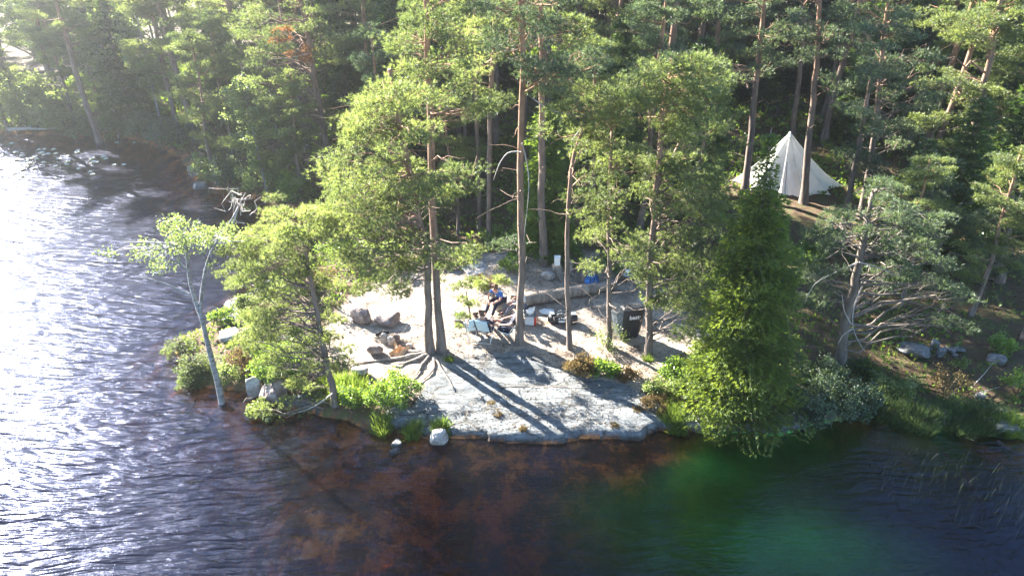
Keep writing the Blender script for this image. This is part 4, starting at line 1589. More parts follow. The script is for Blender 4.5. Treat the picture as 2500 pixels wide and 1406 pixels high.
# black duffel bag with white lettering
db_ = on(1373, 786)
e = empty("duffel_bag", db_, "long black duffel bag with white lettering on the trodden soil", "bag")
e.rotation_euler[2] = -0.03
tb = TB()
x = np.linspace(-0.5, 0.5, 15)
rr_ = np.array([.10, .17, .20, .205, .20, .175, .165, .17, .165, .175, .20, .205, .20, .17, .10])
tb.tube(np.stack([x, 0 * x, 0.15 + 0 * x], 1), rr_, 14, jit=.10)
o = link("body", tb.mesh("duffel", M_black), e)
o.scale = (1, 1, 0.95)
tb = TB()
tb.tube(np.array([[-.42, -.02, .325], [0, -.01, .318], [.42, -.02, .325]]), .012, 5)
link("zip", tb.mesh("zip", M_sheen), e)
for s_ in (-1, 1):
    tb = TB()
    a = np.linspace(0, math.pi, 9)
    tb.tube(np.stack([np.cos(a) * .2, s_ * .09 + 0 * a, .28 + np.sin(a) * .12], 1), .012, 5)
    link("strap", tb.mesh("strap", M_sheen), e)
for s_ in (-1, 1):
    tb = TB()
    tb.box((s_ * .36, -.02, .35), (.16, .16, .03))
    link("pocket", tb.mesh("pocket", M_sheen, False), e)


def text(body, size, loc, rot, parent, m=None, name="lettering"):
    c = bpy.data.curves.new(name, 'FONT')
    c.body = body
    c.size = size
    c.extrude = 0.003
    c.offset = 0.004
    c.align_x = 'CENTER'
    c.materials.append(m or M_white)
    f = bpy.data.objects.new("font", c)
    COL.objects.link(f)
    me = bpy.data.meshes.new_from_object(f.evaluated_get(bpy.context.evaluated_depsgraph_get()))
    bpy.data.objects.remove(f)
    o = link(name, me, parent, loc)
    o.rotation_euler = rot
    return o


text("bast", 0.13, (-0.03, -0.19, 0.10), (math.radians(62), 0, 0), e)
tb = TB()
for q, (x0, z0) in enumerate(((-.12, .22), (-.04, .24), (.05, .22), (.10, .26))):
    tb.box((x0, -.155, z0), (.05, .02, .035), Matrix.Rotation(.6 * (q - 1.5), 3, 'Y') @ Matrix.Rotation(-.6, 3, 'X'))
link("emblem", tb.mesh("emblem", M_white, False), e)

# tall black bag with lettering
tb_ = on(1532, 822)
e = empty("gear_bag", tb_, "tall standing black bag with white word on its flat front", "bag")
e.rotation_euler[2] = math.radians(14)
prof = [(0.0, 0.30, 0.13), (0.25, 0.34, 0.17), (0.6, 0.36, 0.20), (0.95, 0.37, 0.22), (1.12, 0.36, 0.21), (1.16, 0.30, 0.12)]
Vb = []
for z, hx, hy in prof:
    for q in range(20):
        a = q / 20 * 2 * math.pi
        cx, sx = math.cos(a), math.sin(a)
        s4 = (abs(cx) ** 9 + abs(sx) ** 9) ** (-1 / 9)
        Vb.append((cx * s4 * hx + .07 * z, sx * s4 * hy + 0.010 * math.sin(q * 2.3 + z * 9), z))
Fb = [[r * 20 + c, r * 20 + (c + 1) % 20, (r + 1) * 20 + (c + 1) % 20, (r + 1) * 20 + c] for r in range(5) for c in range(20)]
Vb.append((.08, 0, 1.17))
tri = np.array([[100 + c, 100 + (c + 1) % 20, 120] for c in range(20)])
link("body", mk_mesh("gear_body", np.array(Vb), [np.array(Fb), tri], M_black, None, False), e)
tb = TB()
ps = [(-.36, .14, .02), (-.34, -.16, .02), (-.34, -.245, 1.08), (-.60, .15, 1.06), (-.56, -.12, .98), (-.47, -.05, .45)]
tb.raw([(-.31, -.15, .03), (-.305, -.20, 1.10), (-.50, -.10, 1.06), (-.40, -.10, .30), (-.60, .12, 1.02), (-.45, .08, .2), (-.33, .14, .03)], [[0, 1, 2, 3], [3, 2, 4, 5], [0, 3, 5, 6]])
o = link("sunlit_side", tb.mesh("sunlit_side", M_sheen, False), e)  # grey sheet painting in the sunlight on the black bag's side
sd_ = o.modifiers.new("thick", 'SOLIDIFY')
sd_.thickness = 0.015
text("bast·", 0.21, (0.10, -0.235, 0.80), (math.radians(90), 0, 0), e)
for s_ in (-1, 1):
    tb = TB()
    tb.tube(np.array([[s_ * .2 + .07, 0, 1.14], [s_ * .2 + .07, -.03, 1.24], [s_ * .05 + .07, 0, 1.15]]), .014, 5)
    link("handle", tb.mesh("bag_handle", M_black), e)

# cool box with a white bag on it
cb = on(1293, 790)
e = empty("cool_box", cb, "white cool box with red end and grey lid by the straight pine", "cool box")
e.rotation_euler[2] = -0.1
tb = TB().box((0, 0, .17), (.30, .26, .34))
o = link("body", tb.mesh("cool_body", M_white, False), e)
o.modifiers.new("bevel", 'BEVEL').width = .02
tb = TB().box((0.19, 0, .16), (.075, .24, .30))
link("end_panel", tb.mesh("cool_end", M_red, False), e)
tb = TB().box((.02, 0, .365), (.38, .29, .05))
link("lid", tb.mesh("cool_lid", M_sheen, False), e)
tb = TB()
a = np.linspace(0, math.pi, 8)
tb.tube(np.stack([np.cos(a) * .15, -.14 - .03 * np.sin(a), .26 + 0 * a], 1), .01, 5)
link("handle", tb.mesh("cool_handle", M_metal), e)
pb = empty("plastic_bag", cb + [.03, 0, .395], "crumpled white plastic bag lying on the cool box", "plastic bag")
rk = rock("x", (0, 0, 0), (.30, .22, .18), None, M_white, rough=1.2, sink=.1)
rk.name = "body"
rk.parent = pb
for k in ("category", "label"):
    if k in rk:
        del rk[k]
tb = TB()
tb.tube(np.array([[.06, 0, .12], [.10, .01, .22], [.14, 0, .27]]), [.05, .03, .012], 6, jit=.4)
tb.tube(np.array([[.02, 0, .12], [.03, .02, .23]]), [.05, .015], 6, jit=.4)
link("handle", tb.mesh("bag_ears", M_white), pb)
pp = on(1335, 762)
o = rock("paper_sack", pp, (.55, .35, .08), "flat white sack spread on the soil before the log", M_white, rough=.8, sink=.2, cat="sack")

# canister and small white things
cn = on(1116, 782)
e = empty("water_canister", cn, "white water canister standing at the far side of the twin pines", "canister")
tb = TB().box((0, 0, .17), (.25, .16, .32))
o = link("body", tb.mesh("can_body", M_white, False), e)
o.modifiers.new("bevel", 'BEVEL').width = .03
tb = TB()
tb.tube(np.array([[-.07, 0, .33], [-.07, 0, .39]]), .03, 10)
link("cap", tb.mesh("can_cap", M_blue), e)
tb = TB()
a = np.linspace(0, math.pi, 7)
tb.tube(np.stack([.04 + np.cos(a) * .06, 0 * a, .33 + np.sin(a) * .06], 1), .012, 6)
link("handle", tb.mesh("can_handle", M_white), e)
tray = on(1533, 690)
e = empty("camping_table", tray, "low camping table with grey round top in the thicket", "table")
tb = TB()
tb.tube(np.array([[0, 0, .38], [0, 0, .41]]), .28, 18)
link("table_top", tb.mesh("table_top", M_sheen), e)
for k in range(3):
    a = k * 2.09 + .4
    tb = TB()
    tb.tube(np.array([[math.cos(a) * .12, math.sin(a) * .12, .38], [math.cos(a) * .24, math.sin(a) * .24, 0]]), .012, 6)
    link("leg", tb.mesh("leg", M_metal), e)
o = rock("plastic_bag", tray + [-.03, 0, .41], (.22, .18, .14), "white bag lying on the low camping table", M_white, rough=1.0, sink=.1, cat="plastic bag")

# fire place
for (x, y, w, h, lab, mt) in [
    (884, 783, .80, .42, "big brown grey boulder at the back of the fireplace", M_dstone),
    (948, 792, .95, .40, "wide low mossy boulder next to the big brown one", M_dstone),
    (868, 786, .20, .14, "tiny dark stone at the foot of the big brown boulder", M_dstone),
    (916, 862, .55, .30, "pointed dark stone in front of the fireplace", M_dstone),
    (939, 836, .28, .30, "pale upright hearth stone nearest the charred wood", M_stone),
    (956, 842, .30, .28, "pale hearth stone beside the firewood", M_stone),
    (970, 832, .26, .22, "brown tilted hearth stone behind the firewood", M_dstone),
    (1000, 846, .22, .14, "small pale stone between firewood and twin trunks", M_stone),
    (1072, 1080, .56, .42, "round white boulder at the waterline", M_stone),
    (968, 1078, .34, .20, "upper one of two small grey stones in the water", M_stone),
    (962, 1092, .30, .16, "lower one of two small grey stones in the water", M_stone),
    (470, 1004, .95, .14, "flat pale rock awash below the birch", M_stone),
    (357, 878, .62, .10, "flat bleached slab awash far out left of the birch".replace("left of", "beyond"), M_stone),
    (560, 826, .8, .2, "pale cracked rock behind the birch trunk", M_stone),
    (612, 818, .7, .2, "grey hummocky rock next to the cracked pale one", M_stone),
    (625, 962, .5, .50, "leaning grey stone at the waterline behind the birch foot", M_stone),
    (675, 968, .9, .42, "dark hollow rock over the water by the leaning pine", M_dstone),
    (690, 845, .8, .3, "pale rock under the broadleaf bush", M_stone),
    (880, 912, .55, .20, "low pale stone in the grass behind the bright bush", M_stone),
    (490, 458, .9, .30, "grey rock at the tip of the far spit", M_gstone),
    (478, 430, .8, .5, "blocky rock face on the far spit", M_dstone),
    (1160, 662, 1.2, .12, "flat pale slab of rock beyond the camp", M_stone),
    (1338, 682, .55, .30, "pale rock at the foot of the gnarled stump", M_stone),
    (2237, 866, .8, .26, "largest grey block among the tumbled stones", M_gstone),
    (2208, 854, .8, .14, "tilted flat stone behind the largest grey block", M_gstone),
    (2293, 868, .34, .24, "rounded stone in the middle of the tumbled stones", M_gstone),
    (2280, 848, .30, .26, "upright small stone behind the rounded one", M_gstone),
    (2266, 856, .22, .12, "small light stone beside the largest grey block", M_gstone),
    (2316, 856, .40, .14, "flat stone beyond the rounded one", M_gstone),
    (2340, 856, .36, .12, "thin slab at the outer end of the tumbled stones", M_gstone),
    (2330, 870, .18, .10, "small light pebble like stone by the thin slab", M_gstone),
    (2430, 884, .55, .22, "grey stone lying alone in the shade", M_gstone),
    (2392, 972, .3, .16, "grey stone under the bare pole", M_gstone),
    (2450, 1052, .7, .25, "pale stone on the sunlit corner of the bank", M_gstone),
]:
    rock("rock", on(x, y), (w, w * (.6 + .3 * rng.random()), h * 1.5), lab, mt, rot=rng.random() * 1.2 - .6, flat_top=h < .2)

for i_, (x, y, ang, tl, lab) in enumerate([(962, 862, .5, .35, "split log tipped up at the end of the firewood heap"), (972, 858, 1.3, .2, "orange split log in the middle of the heap"), (981, 856, -.3, .3, "orange split log with bright end grain"),
                                           (988, 860, .9, .1, "short split log at the outer side of the heap"), (976, 868, .1, .15, "split log lying lowest before the heap"), (968, 850, 2.0, .3, "split log lying highest on the heap")]):
    e = empty("firewood_log", on(x, y, .06 + .03 * (i_ % 2)), lab, "firewood", "split firewood by the hearth")
    e.rotation_euler = (0, -tl, ang)
    tb = TB()
    tb.raw([(-.17, -.06, -.05), (-.17, .06, -.05), (-.17, 0, .07), (.17, -.06, -.05), (.17, .06, -.05), (.17, 0, .07)], [[0, 1, 4, 3], [1, 2, 5, 4], [2, 0, 3, 5]])
    tb.raw([(-.171, -.06, -.05), (-.171, .06, -.05), (-.171, 0, .07), (.171, -.06, -.05), (.171, .06, -.05), (.171, 0, .07)], [[0, 2, 1], [3, 4, 5]])
    link("wood", tb.mesh("firewood", M_wood, False), e)
    tb = TB()
    tb.raw([(-.17, -.064, -.055), (.17, -.064, -.055), (.17, .064, -.055), (-.17, .064, -.055)], [[0, 1, 2, 3]])
    link("bark", tb.mesh("firebark", M_log, False), e)
tb = TB()
p = on(934, 822, .09)
tb.tube(bez([-.2, -.02, 0], [.22, .05, .05], .05, 7, .08), [.05, .07, .07, .06, .07, .06, .04], 8, jit=.3)
tag(link("charred_log", tb.mesh("charred_log", M_char), None, p), "black charred log behind the hearth stones", "log")

# roots of the twin pines, crawling over rock and soil
hero = [o for o in bpy.data.objects if o.get("label", "").startswith("pine with the broad tilted crown")][0]
for l, r0 in [([(1045, 862), (1010, 872), (965, 880), (900, 884), (850, 892)], .085), ([(1044, 868), (1005, 884), (978, 892), (955, 890)], .07), ([(1048, 872), (1030, 890), (1022, 912), (1010, 925)], .06),
              ([(1058, 872), (1062, 905), (1040, 925), (1022, 936)], .045), ([(1062, 874), (1078, 905), (1100, 935), (1108, 955)], .035), ([(1084, 868), (1110, 872), (1135, 884)], .04), ([(1040, 858), (1000, 862), (985, 870)], .05)]:
    pts = [on(x, y, .03) for x, y in l]
    P = smooth_path(np.array(pts), 10)
    P[:, 2] = height(P[:, 0], P[:, 1]) + 0.03 + .02 * rng.random(10)
    tb = TB()
    tb.tube(P, np.linspace(r0, .012, 10), 7, jit=.25)
    link("root", tb.mesh("root", M_log, org=hero.location), hero)


def stick(pts, r, label, m=None, cat="branch", dz=.04, name="fallen_branch", twigs=3):
    P = smooth_path(np.array([on(x, y, dz) if len(q) == 0 else Q(x, y, q[0]) for x, y, *q in pts]), 9)
    tb = TB()
    tb.tube(P - P[0], np.linspace(r, r * .35, 9), 6, jit=.3)
    for k in range(twigs):
        i = rng.integers(2, 8)
        a = P[i] - P[0]
        tb.tube(bez(a, a + rng.normal(size=3) * [.22, .22, .08] + [0, 0, .06], .1, 4, .2), np.linspace(r * .4, r * .15, 4), 4, cap=False)
    return tag(link(name, tb.mesh(name, m or M_dead), None, P[0]), label, cat)


stick([(602, 978), (630, 968), (662, 962)], .03, "bleached branch reaching out over the brown shallows", dz=.12)
stick([(427, 1000), (460, 985), (478, 962)], .04, "dark waterlogged branch beside the flat rock", M_log, dz=.06)
stick([(1215, 945), (1290, 943), (1400, 947), (1440, 950)], .015, "thin dark branch lying across the rock slab", M_log, dz=.02)
stick([(1470, 970), (1490, 955), (1500, 945)], .03, "short dark branch in the slab's corner crack", M_log, dz=.02)
stick([(2372, 955), (2400, 925), (2418, 900)], .014, "thin bare pole leaning over the shaded bank", dz=.25, twigs=0)
stick([(2380, 968), (2410, 960), (2438, 952)], .016, "thin bare stick lying near the grey stone", dz=.12, twigs=0)
stick([(22, 322), (60, 320), (110, 321), (150, 318)], .12, "pale fallen trunk lying in the far shallows", dz=.15, twigs=8)
stick([(28, 350), (45, 346), (60, 342)], .06, "short pale branch floating near the fallen trunk", dz=.08, twigs=4)
stick([(2310, 1074), (2370, 1100), (2440, 1150)], .03, "sunken pale branch under the reeds", dz=.0, twigs=4)
stick([(2440, 1062), (2480, 1085), (2520, 1100)], .05, "bleached driftwood on the corner of the bank", dz=.08, twigs=4)
stick([(1125, 860), (1160, 872), (1200, 880)], .02, "small dark twig on the trodden soil", M_log, dz=.02)
stick([(1590, 735), (1650, 755), (1700, 790)], .03, "grey dead branch under the bushy pine", dz=.1, twigs=5)

# ------------------------------------------------------------------ chairs and people


def chair(loc, rot, label, stripe):
    e = empty("camp_chair", loc, label, "camp chair", "folding camp chairs")
    e.rotation_euler[2] = rot
    w = .25
    tb = TB()
    for s_ in (-1, 1):
        t2 = TB()
        t2.tube(np.array([[s_ * w, -.42, .92], [s_ * w, -.02, .30], [s_ * w, .28, .0]]), .013, 6)
        t2.tube(np.array([[s_ * w * 1.04, .36, .40], [s_ * w * 1.04, .0, .30], [s_ * w * 1.04, -.32, .0]]), .013, 6)
        link("side_frame", t2.mesh("side_frame", M_metal), e)
        t2 = TB()
        t2.tube(np.array([[s_ * w * 1.1, -.30, .58], [s_ * w * 1.1, .22, .56]]), .018, 6)
        link("armrest", t2.mesh("armrest", M_navy), e)
    for (y, z) in ((-.42, .92), (.36, .40), (.28, .02), (-.32, .02)):
        tb = TB()
        tb.tube(np.array([[-w, y, z], [w, y, z]]), .012, 6)
        link("cross_bar", tb.mesh("cross_bar", M_metal), e)
    for nm, a, b in (("back_sling", (-.435, .93), (-.06, .30)), ("seat_sling", (-.06, .30), (.36, .41))):
        V, Fq, fm = [], [], []
        nc, nr = 10, 7
        for r in range(nr + 1):
            t = r / nr
            for c in range(nc + 1):
                x = -w + 2 * w * c / nc
                y = a[0] + (b[0] - a[0]) * t
                z = a[1] + (b[1] - a[1]) * t - .05 * math.sin(math.pi * t) * (1 if nm[0] == 's' else .4)
                V.append((x, y - .03 * math.sin(math.pi * c / nc) * (nm[0] == 'b'), z))
        for r in range(nr):
            for c in range(nc):
                Fq.append([r * (nc + 1) + c, r * (nc + 1) + c + 1, (r + 1) * (nc + 1) + c + 1, (r + 1) * (nc + 1) + c])
                fm.append(0 if (c in stripe) else 1)
        me = mk_mesh(nm, np.array(V), [np.array(Fq)], [M_navy, M_palecloth], None, True, fm)
        o = link(nm, me, e)
        o.modifiers.new("thick", 'SOLIDIFY').thickness = .01
    return e


def skin_obj(name, verts, edges, radii, m, parent, sub=1):
    import bmesh
    bm = bmesh.new()
    ly = bm.verts.layers.skin.verify()
    vs = []
    for k, (v, r) in enumerate(zip(verts, radii)):
        q = bm.verts.new(v)
        q[ly].radius = r if hasattr(r, "__len__") else (r, r)
        q[ly].use_root = (k == 0)
        vs.append(q)
    for a, b in edges:
        bm.edges.new((vs[a], vs[b]))
    me = bpy.data.meshes.new(name)
    bm.to_mesh(me)
    bm.free()
    me.materials.append(m)
    o = link(name, me, parent)
    s = o.modifiers.new("skin", 'SKIN')
    s.use_smooth_shade = True
    s.branch_smoothing = 0.4
    u = o.modifiers.new("sub", 'SUBSURF')
    u.levels = u.render_levels = sub
    return o


def person(loc, rot, label, J, shirt, trous, hair, short_legs=False, hair_long=False, scale=1.0, sleeves=1):
    """J: joints in local metres; forward is +y"""
    e = empty("person", loc, label, "person")
    e.rotation_euler[2] = rot
    e.scale = (scale,) * 3
    V, E, R = [], [], []

    def add(p, r, par=None):
        V.append(tuple(p))
        R.append(r)
        if par is not None:
            E.append((par, len(V) - 1))
        return len(V) - 1
    pel = add(J['pelvis'], (.125, .105))
    ch = np.array(J['chest'])
    pv = np.array(J['pelvis'])
    wa = add((pv + ch) / 2, (.115, .095), pel)
    c_ = add(ch, (.145, .11), wa)
    nk = np.array(J['neck'])
    n_ = add(nk, .05, c_)
    hd = np.array(J['head'])
    up = unit(hd - nk)
    fw = unit(np.array(J.get('look', (0, 1, 0))) - up * np.dot(np.array(J.get('look', (0, 1, 0))), up))
    add(hd - up * .03 + fw * .015, (.068, .078), n_)
    add(hd + up * .05, (.078, .092), len(V) - 1)
    add(hd + up * .10, .045, len(V) - 1)
    for s_ in (-1, 1):
        k = 'L' if s_ < 0 else 'R'
        side = np.array([s_, 0, 0])
        sh = add(ch + side * .18 + [0, 0, .03], .058, c_)
        el = add(J['el' + k], .042, sh)
        wr = add(J['wr' + k], .030, el)
        d = unit(np.array(J['wr' + k]) - np.array(J['el' + k]))
        pm = add(np.array(J['wr' + k]) + d * .06, (.042, .022), wr)
        sd = unit(np.cross(d, [0, 0, 1.0]))
        for q in range(4):
            b0 = np.array(J['wr' + k]) + d * .10 + sd * (.030 - .02 * q)
            f1 = add(b0, .011, pm)
            f2 = add(b0 + d * .035 + np.array([0, 0, -.012]), .009, f1)
            add(b0 + d * (.055 - .006 * abs(q - 1)) + np.array([0, 0, -.035]), .008, f2)
        t1 = add(np.array(J['wr' + k]) + d * .05 + sd * .045 * -s_, .012, pm)
        add(np.array(J['wr' + k]) + d * .085 + sd * .06 * -s_, .009, t1)
        hp = add(pv + side * .09 + [0, .02, -.02], .09, pel)
        kn = add(J['kn' + k], .060, hp)
        mid = (np.array(J['kn' + k]) * .65 + np.array(J['an' + k]) * .35)
        cf = add(mid, .055, kn)
        an = add(J['an' + k], .036, cf)
        add(np.array(J['an' + k]) + np.array(J.get('toe', (0, .12, -.03))), .034, an)
    skin_obj("body", V, E, R, M_skin, e)
    # face
    side = unit(np.cross(fw, up))
    for s_ in (-1, 1):
        tb = TB()
        c0 = hd + up * .02 + fw * .083 + side * s_ * .032
        tb.tube(np.array([c0, c0 + fw * .006]), .010, 6)
        link("eye", tb.mesh("eye", M_eye), e)
        tb = TB()
        c0 = hd + side * s_ * .078
        tb.tube(np.array([c0 - up * .03, c0 + side * s_ * .012, c0 + up * .03]), [.008, .016, .009], 6)
        link("ear", tb.mesh("ear", M_skin), e)
    tb = TB()
    tb.tube(np.array([hd + up * .025 + fw * .08, hd - up * .015 + fw * .105, hd - up * .022 + fw * .085]), [.008, .014, .010], 6)
    link("nose", tb.mesh("nose", M_skin), e)
    tb = TB()
    tb.tube(np.array([hd - up * .052 + fw * .082 - side * .022, hd - up * .054 + fw * .09, hd - up * .052 + fw * .082 + side * .022]), .006, 5)
    link("mouth", tb.mesh("mouth", M_red), e)
    hv = [hd + up * .055 - fw * .022, hd + up * .105, hd + up * .085 + fw * .045, hd - fw * .055 - up * .0]
    hr = [.098, .062, .045, .070]
    he = [(0, 1), (1, 2), (0, 3)]
    if hair_long:
        hv.append(hd - fw * .085 - up * .12)
        hr.append(.045)
        he.append((3, 4))
    skin_obj("hair", [tuple(v) for v in hv], he, hr, hair, e)
    # shirt
    sv, se, sr = [J['pelvis'], tuple((pv + ch) / 2), J['chest'], tuple(nk - up * .03)], [(0, 1), (1, 2), (2, 3)], [(.145, .125), (.138, .118), (.165, .128), .075]
    for k, s_ in (('L', -1), ('R', 1)):
        a = ch + np.array([s_ * .185, 0, .03])
        b = np.array(J['el' + k])
        sv.append(tuple(a))
        sr.append(.078)
        se.append((2, len(sv) - 1))
        sv.append(tuple(a + (b - a) * (.65 if sleeves == 1 else 1.0)))
        sr.append(.066 if sleeves == 1 else .056)
        se.append((len(sv) - 2, len(sv) - 1))
        if sleeves == 2:
            sv.append(tuple(b + (np.array(J['wr' + k]) - b) * .9))
            sr.append(.042)
            se.append((len(sv) - 2, len(sv) - 1))
    skin_obj("shirt", sv, se, sr, shirt, e)
    tv, te, tr = [tuple(pv + [0, 0, -.01])], [], [(.148, .125)]
    for k, s_ in (('L', -1), ('R', 1)):
        kn, an = np.array(J['kn' + k]), np.array(J['an' + k])
        a = pv + np.array([s_ * .095, .02, -.02])
        tv.append(tuple(a))
        tr.append(.108)
        te.append((0, len(tv) - 1))
        tv.append(tuple(a + (kn - a) * (.75 if short_legs else 1)))
        tr.append(.088 if short_legs else .076)
        te.append((len(tv) - 2, len(tv) - 1))
        if not short_legs:
            tv.append(tuple(kn + (an - kn) * .92))
            tr.append(.056)
            te.append((len(tv) - 2, len(tv) - 1))
        shp = np.array(J.get('toe', (0, .12, -.03)))
        skin_obj("shoe", [tuple(an + [0, -.03, -.03]), tuple(an + shp * .6 + [0, 0, -.02]), tuple(an + shp * 1.35 + [0, 0, -.02])], [(0, 1), (1, 2)], [.048, .046, .036], M_shoe, e)
    skin_obj("shorts" if short_legs else "trousers", tv, te, tr, trous, e)
    return e


RECL = dict(pelvis=(0, -.02, .43), chest=(0, -.24, .80), neck=(0, -.30, .96), head=(0, -.29, 1.08), look=(0, 1, -.1),
            elL=(-.27, -.08, .66), elR=(.27, -.08, .66), wrL=(-.20, .18, .60), wrR=(.20, .18, .60),
            knL=(-.13, .42, .52), knR=(.13, .42, .50), anL=(-.12, .80, .13), anR=(.12, .82, .13), toe=(0, .08, .05))
cB = on(1243, 824)
chair(cB, math.radians(82), "navy and white striped camp chair seen from the side by the straight pine", (1, 2, 3, 6, 7, 8))
R2 = dict(RECL)
R2.update(knR=(.13, .44, .58), anR=(.10, .86, .34), anL=(-.12, .84, .30), knL=(-.13, .44, .56))
person(cB, math.radians(82), "dark haired person in navy top and shorts stretching bare legs from a camp chair", R2, M_navy, M_navy, M_haird, short_legs=True)
cC = on(1184, 826)
chair(cC, math.radians(-14), "blue and white striped camp chair turned with its back to the lake", (0, 9))
person(cC, math.radians(-14), "brown haired person in dark top sitting in the chair with its back to the lake", RECL, M_navy, M_grey, M_hairb, sleeves=2)
cE = on(1158, 822)
chair(cE, math.radians(18), "pale camp chair nearest the twin pines, half hidden by the sapling", (8, 9))
person(cE, math.radians(18), "small person in a white shirt in the pale camp chair", RECL, M_whiteshirt, M_grey, M_hairb, scale=.86)
LEAN = dict(pelvis=(0, 0, .46), chest=(0, .20, .80), neck=(0, .30, .93), head=(0, .37, 1.03), look=(0, .8, -.6),
            elL=(-.27, .36, .66), elR=(.27, .36, .66), wrL=(-.10, .50, .56), wrR=(.12, .50, .56),
            knL=(-.15, .44, .47), knR=(.15, .44, .47), anL=(-.13, .66, .09), anR=(.13, .70, .09), toe=(0, .12, -.03))
cA = on(1224, 757)
rock("rock", cA, (.42, .40, .70), "squat stone the person in blue sits on", M_stone, sink=.45, flat_top=True)
person(cA, math.radians(140), "person in a blue T-shirt leaning forward with forearms on the knees", LEAN, M_blueshirt, M_navy, M_hairb)
UP = dict(LEAN)
UP.update(chest=(0, .04, .86), neck=(0, .07, 1.02), head=(0, .10, 1.13), look=(0, 1, -.1), elL=(-.25, .18, .66), elR=(.25, .18, .66), wrL=(-.12, .38, .56), wrR=(.12, .38, .56))
cD = on(1277, 772)
person(cD, math.radians(95), "person in a white T-shirt sitting behind the straight pine's trunk", UP, M_whiteshirt, M_grey, M_haird)
st_ = empty("camp_stool", cD, "low folding stool under the person in the white T-shirt", "stool")
tb = TB().box((0, 0, .36), (.34, .34, .02))
link("seat", tb.mesh("seat", M_navy, False), st_)
for s_ in (-1, 1):
    for q in (-1, 1):
        tb = TB()
        tb.tube(np.array([[s_ * .15, q * .15, .35], [s_ * .15, -q * .15, 0]]), .012, 6)
        link("leg", tb.mesh("leg", M_metal), st_)

# ------------------------------------------------------------------ water lilies
ll = [(208, 520), (268, 668), (386, 728), (66, 778), (280, 793), (508, 785), (616, 744), (640, 787), (245, 893), (152, 950), (365, 945), (370, 975), (235, 1030), (376, 1080), (485, 873), (515, 858), (463, 908),
      (600, 940), (757, 850), (682, 627), (782, 618), (940, 620), (735, 683), (775, 710), (842, 704), (978, 693), (1030, 786), (1190, 730), (1190, 826), (1168, 886), (962, 913), (1362, 638), (1342, 670), (1370, 957),
      (1606, 777), (1632, 840), (1677, 847), (1812, 752), (1858, 784), (1998, 886), (2162, 890), (1613, 1053), (1580, 1003), (2043, 508), (2345, 503), (8, 950)]
tb = TB()
for ring_, (nn, rr0, tilt) in enumerate(((8, .13, .30), (7, .10, .75), (5, .06, 1.2))):
    for q in range(nn):
        a = q / nn * 6.283 + ring_ * .4
        d = np.array([math.cos(a) * math.cos(tilt), math.sin(a) * math.cos(tilt), math.sin(tilt)])
        s = np.array([-math.sin(a), math.cos(a), 0])
        c = np.array([0, 0, .02])
        tb.raw([c, c + d * rr0 * .5 + s * .028, c + d * rr0, c + d * rr0 * .5 - s * .028], [[0, 1, 2, 3]])
lily_me = tb.mesh("lily_flower", M_lily, False)
tb = TB()
a = np.linspace(.25, 6.03, 16)
Vl = [(0.05, 0, .006)] + [(0.05 + .13 * math.cos(x), .13 * math.sin(x), .006 + .004 * math.sin(3 * x)) for x in a]
tb.raw(Vl, [[0, k, k + 1] for k in range(1, 16)])
leaf_me = tb.mesh("lily_leaf", M_lilyleaf, False)
for (x, y) in ll:
    p = Z0(x / 7.143, 280 + y / 7.143)
    e = empty("water_lily", p, "white water lily open on the dark bay", "water lily", "white water lilies scattered over the bay")
    e.rotation_euler[2] = rng.random() * 6
    s = 1.0 + .6 * rng.random()
    e.scale = (s, s, s)
    link("flower", lily_me, e)
    link("leaf", leaf_me, e)

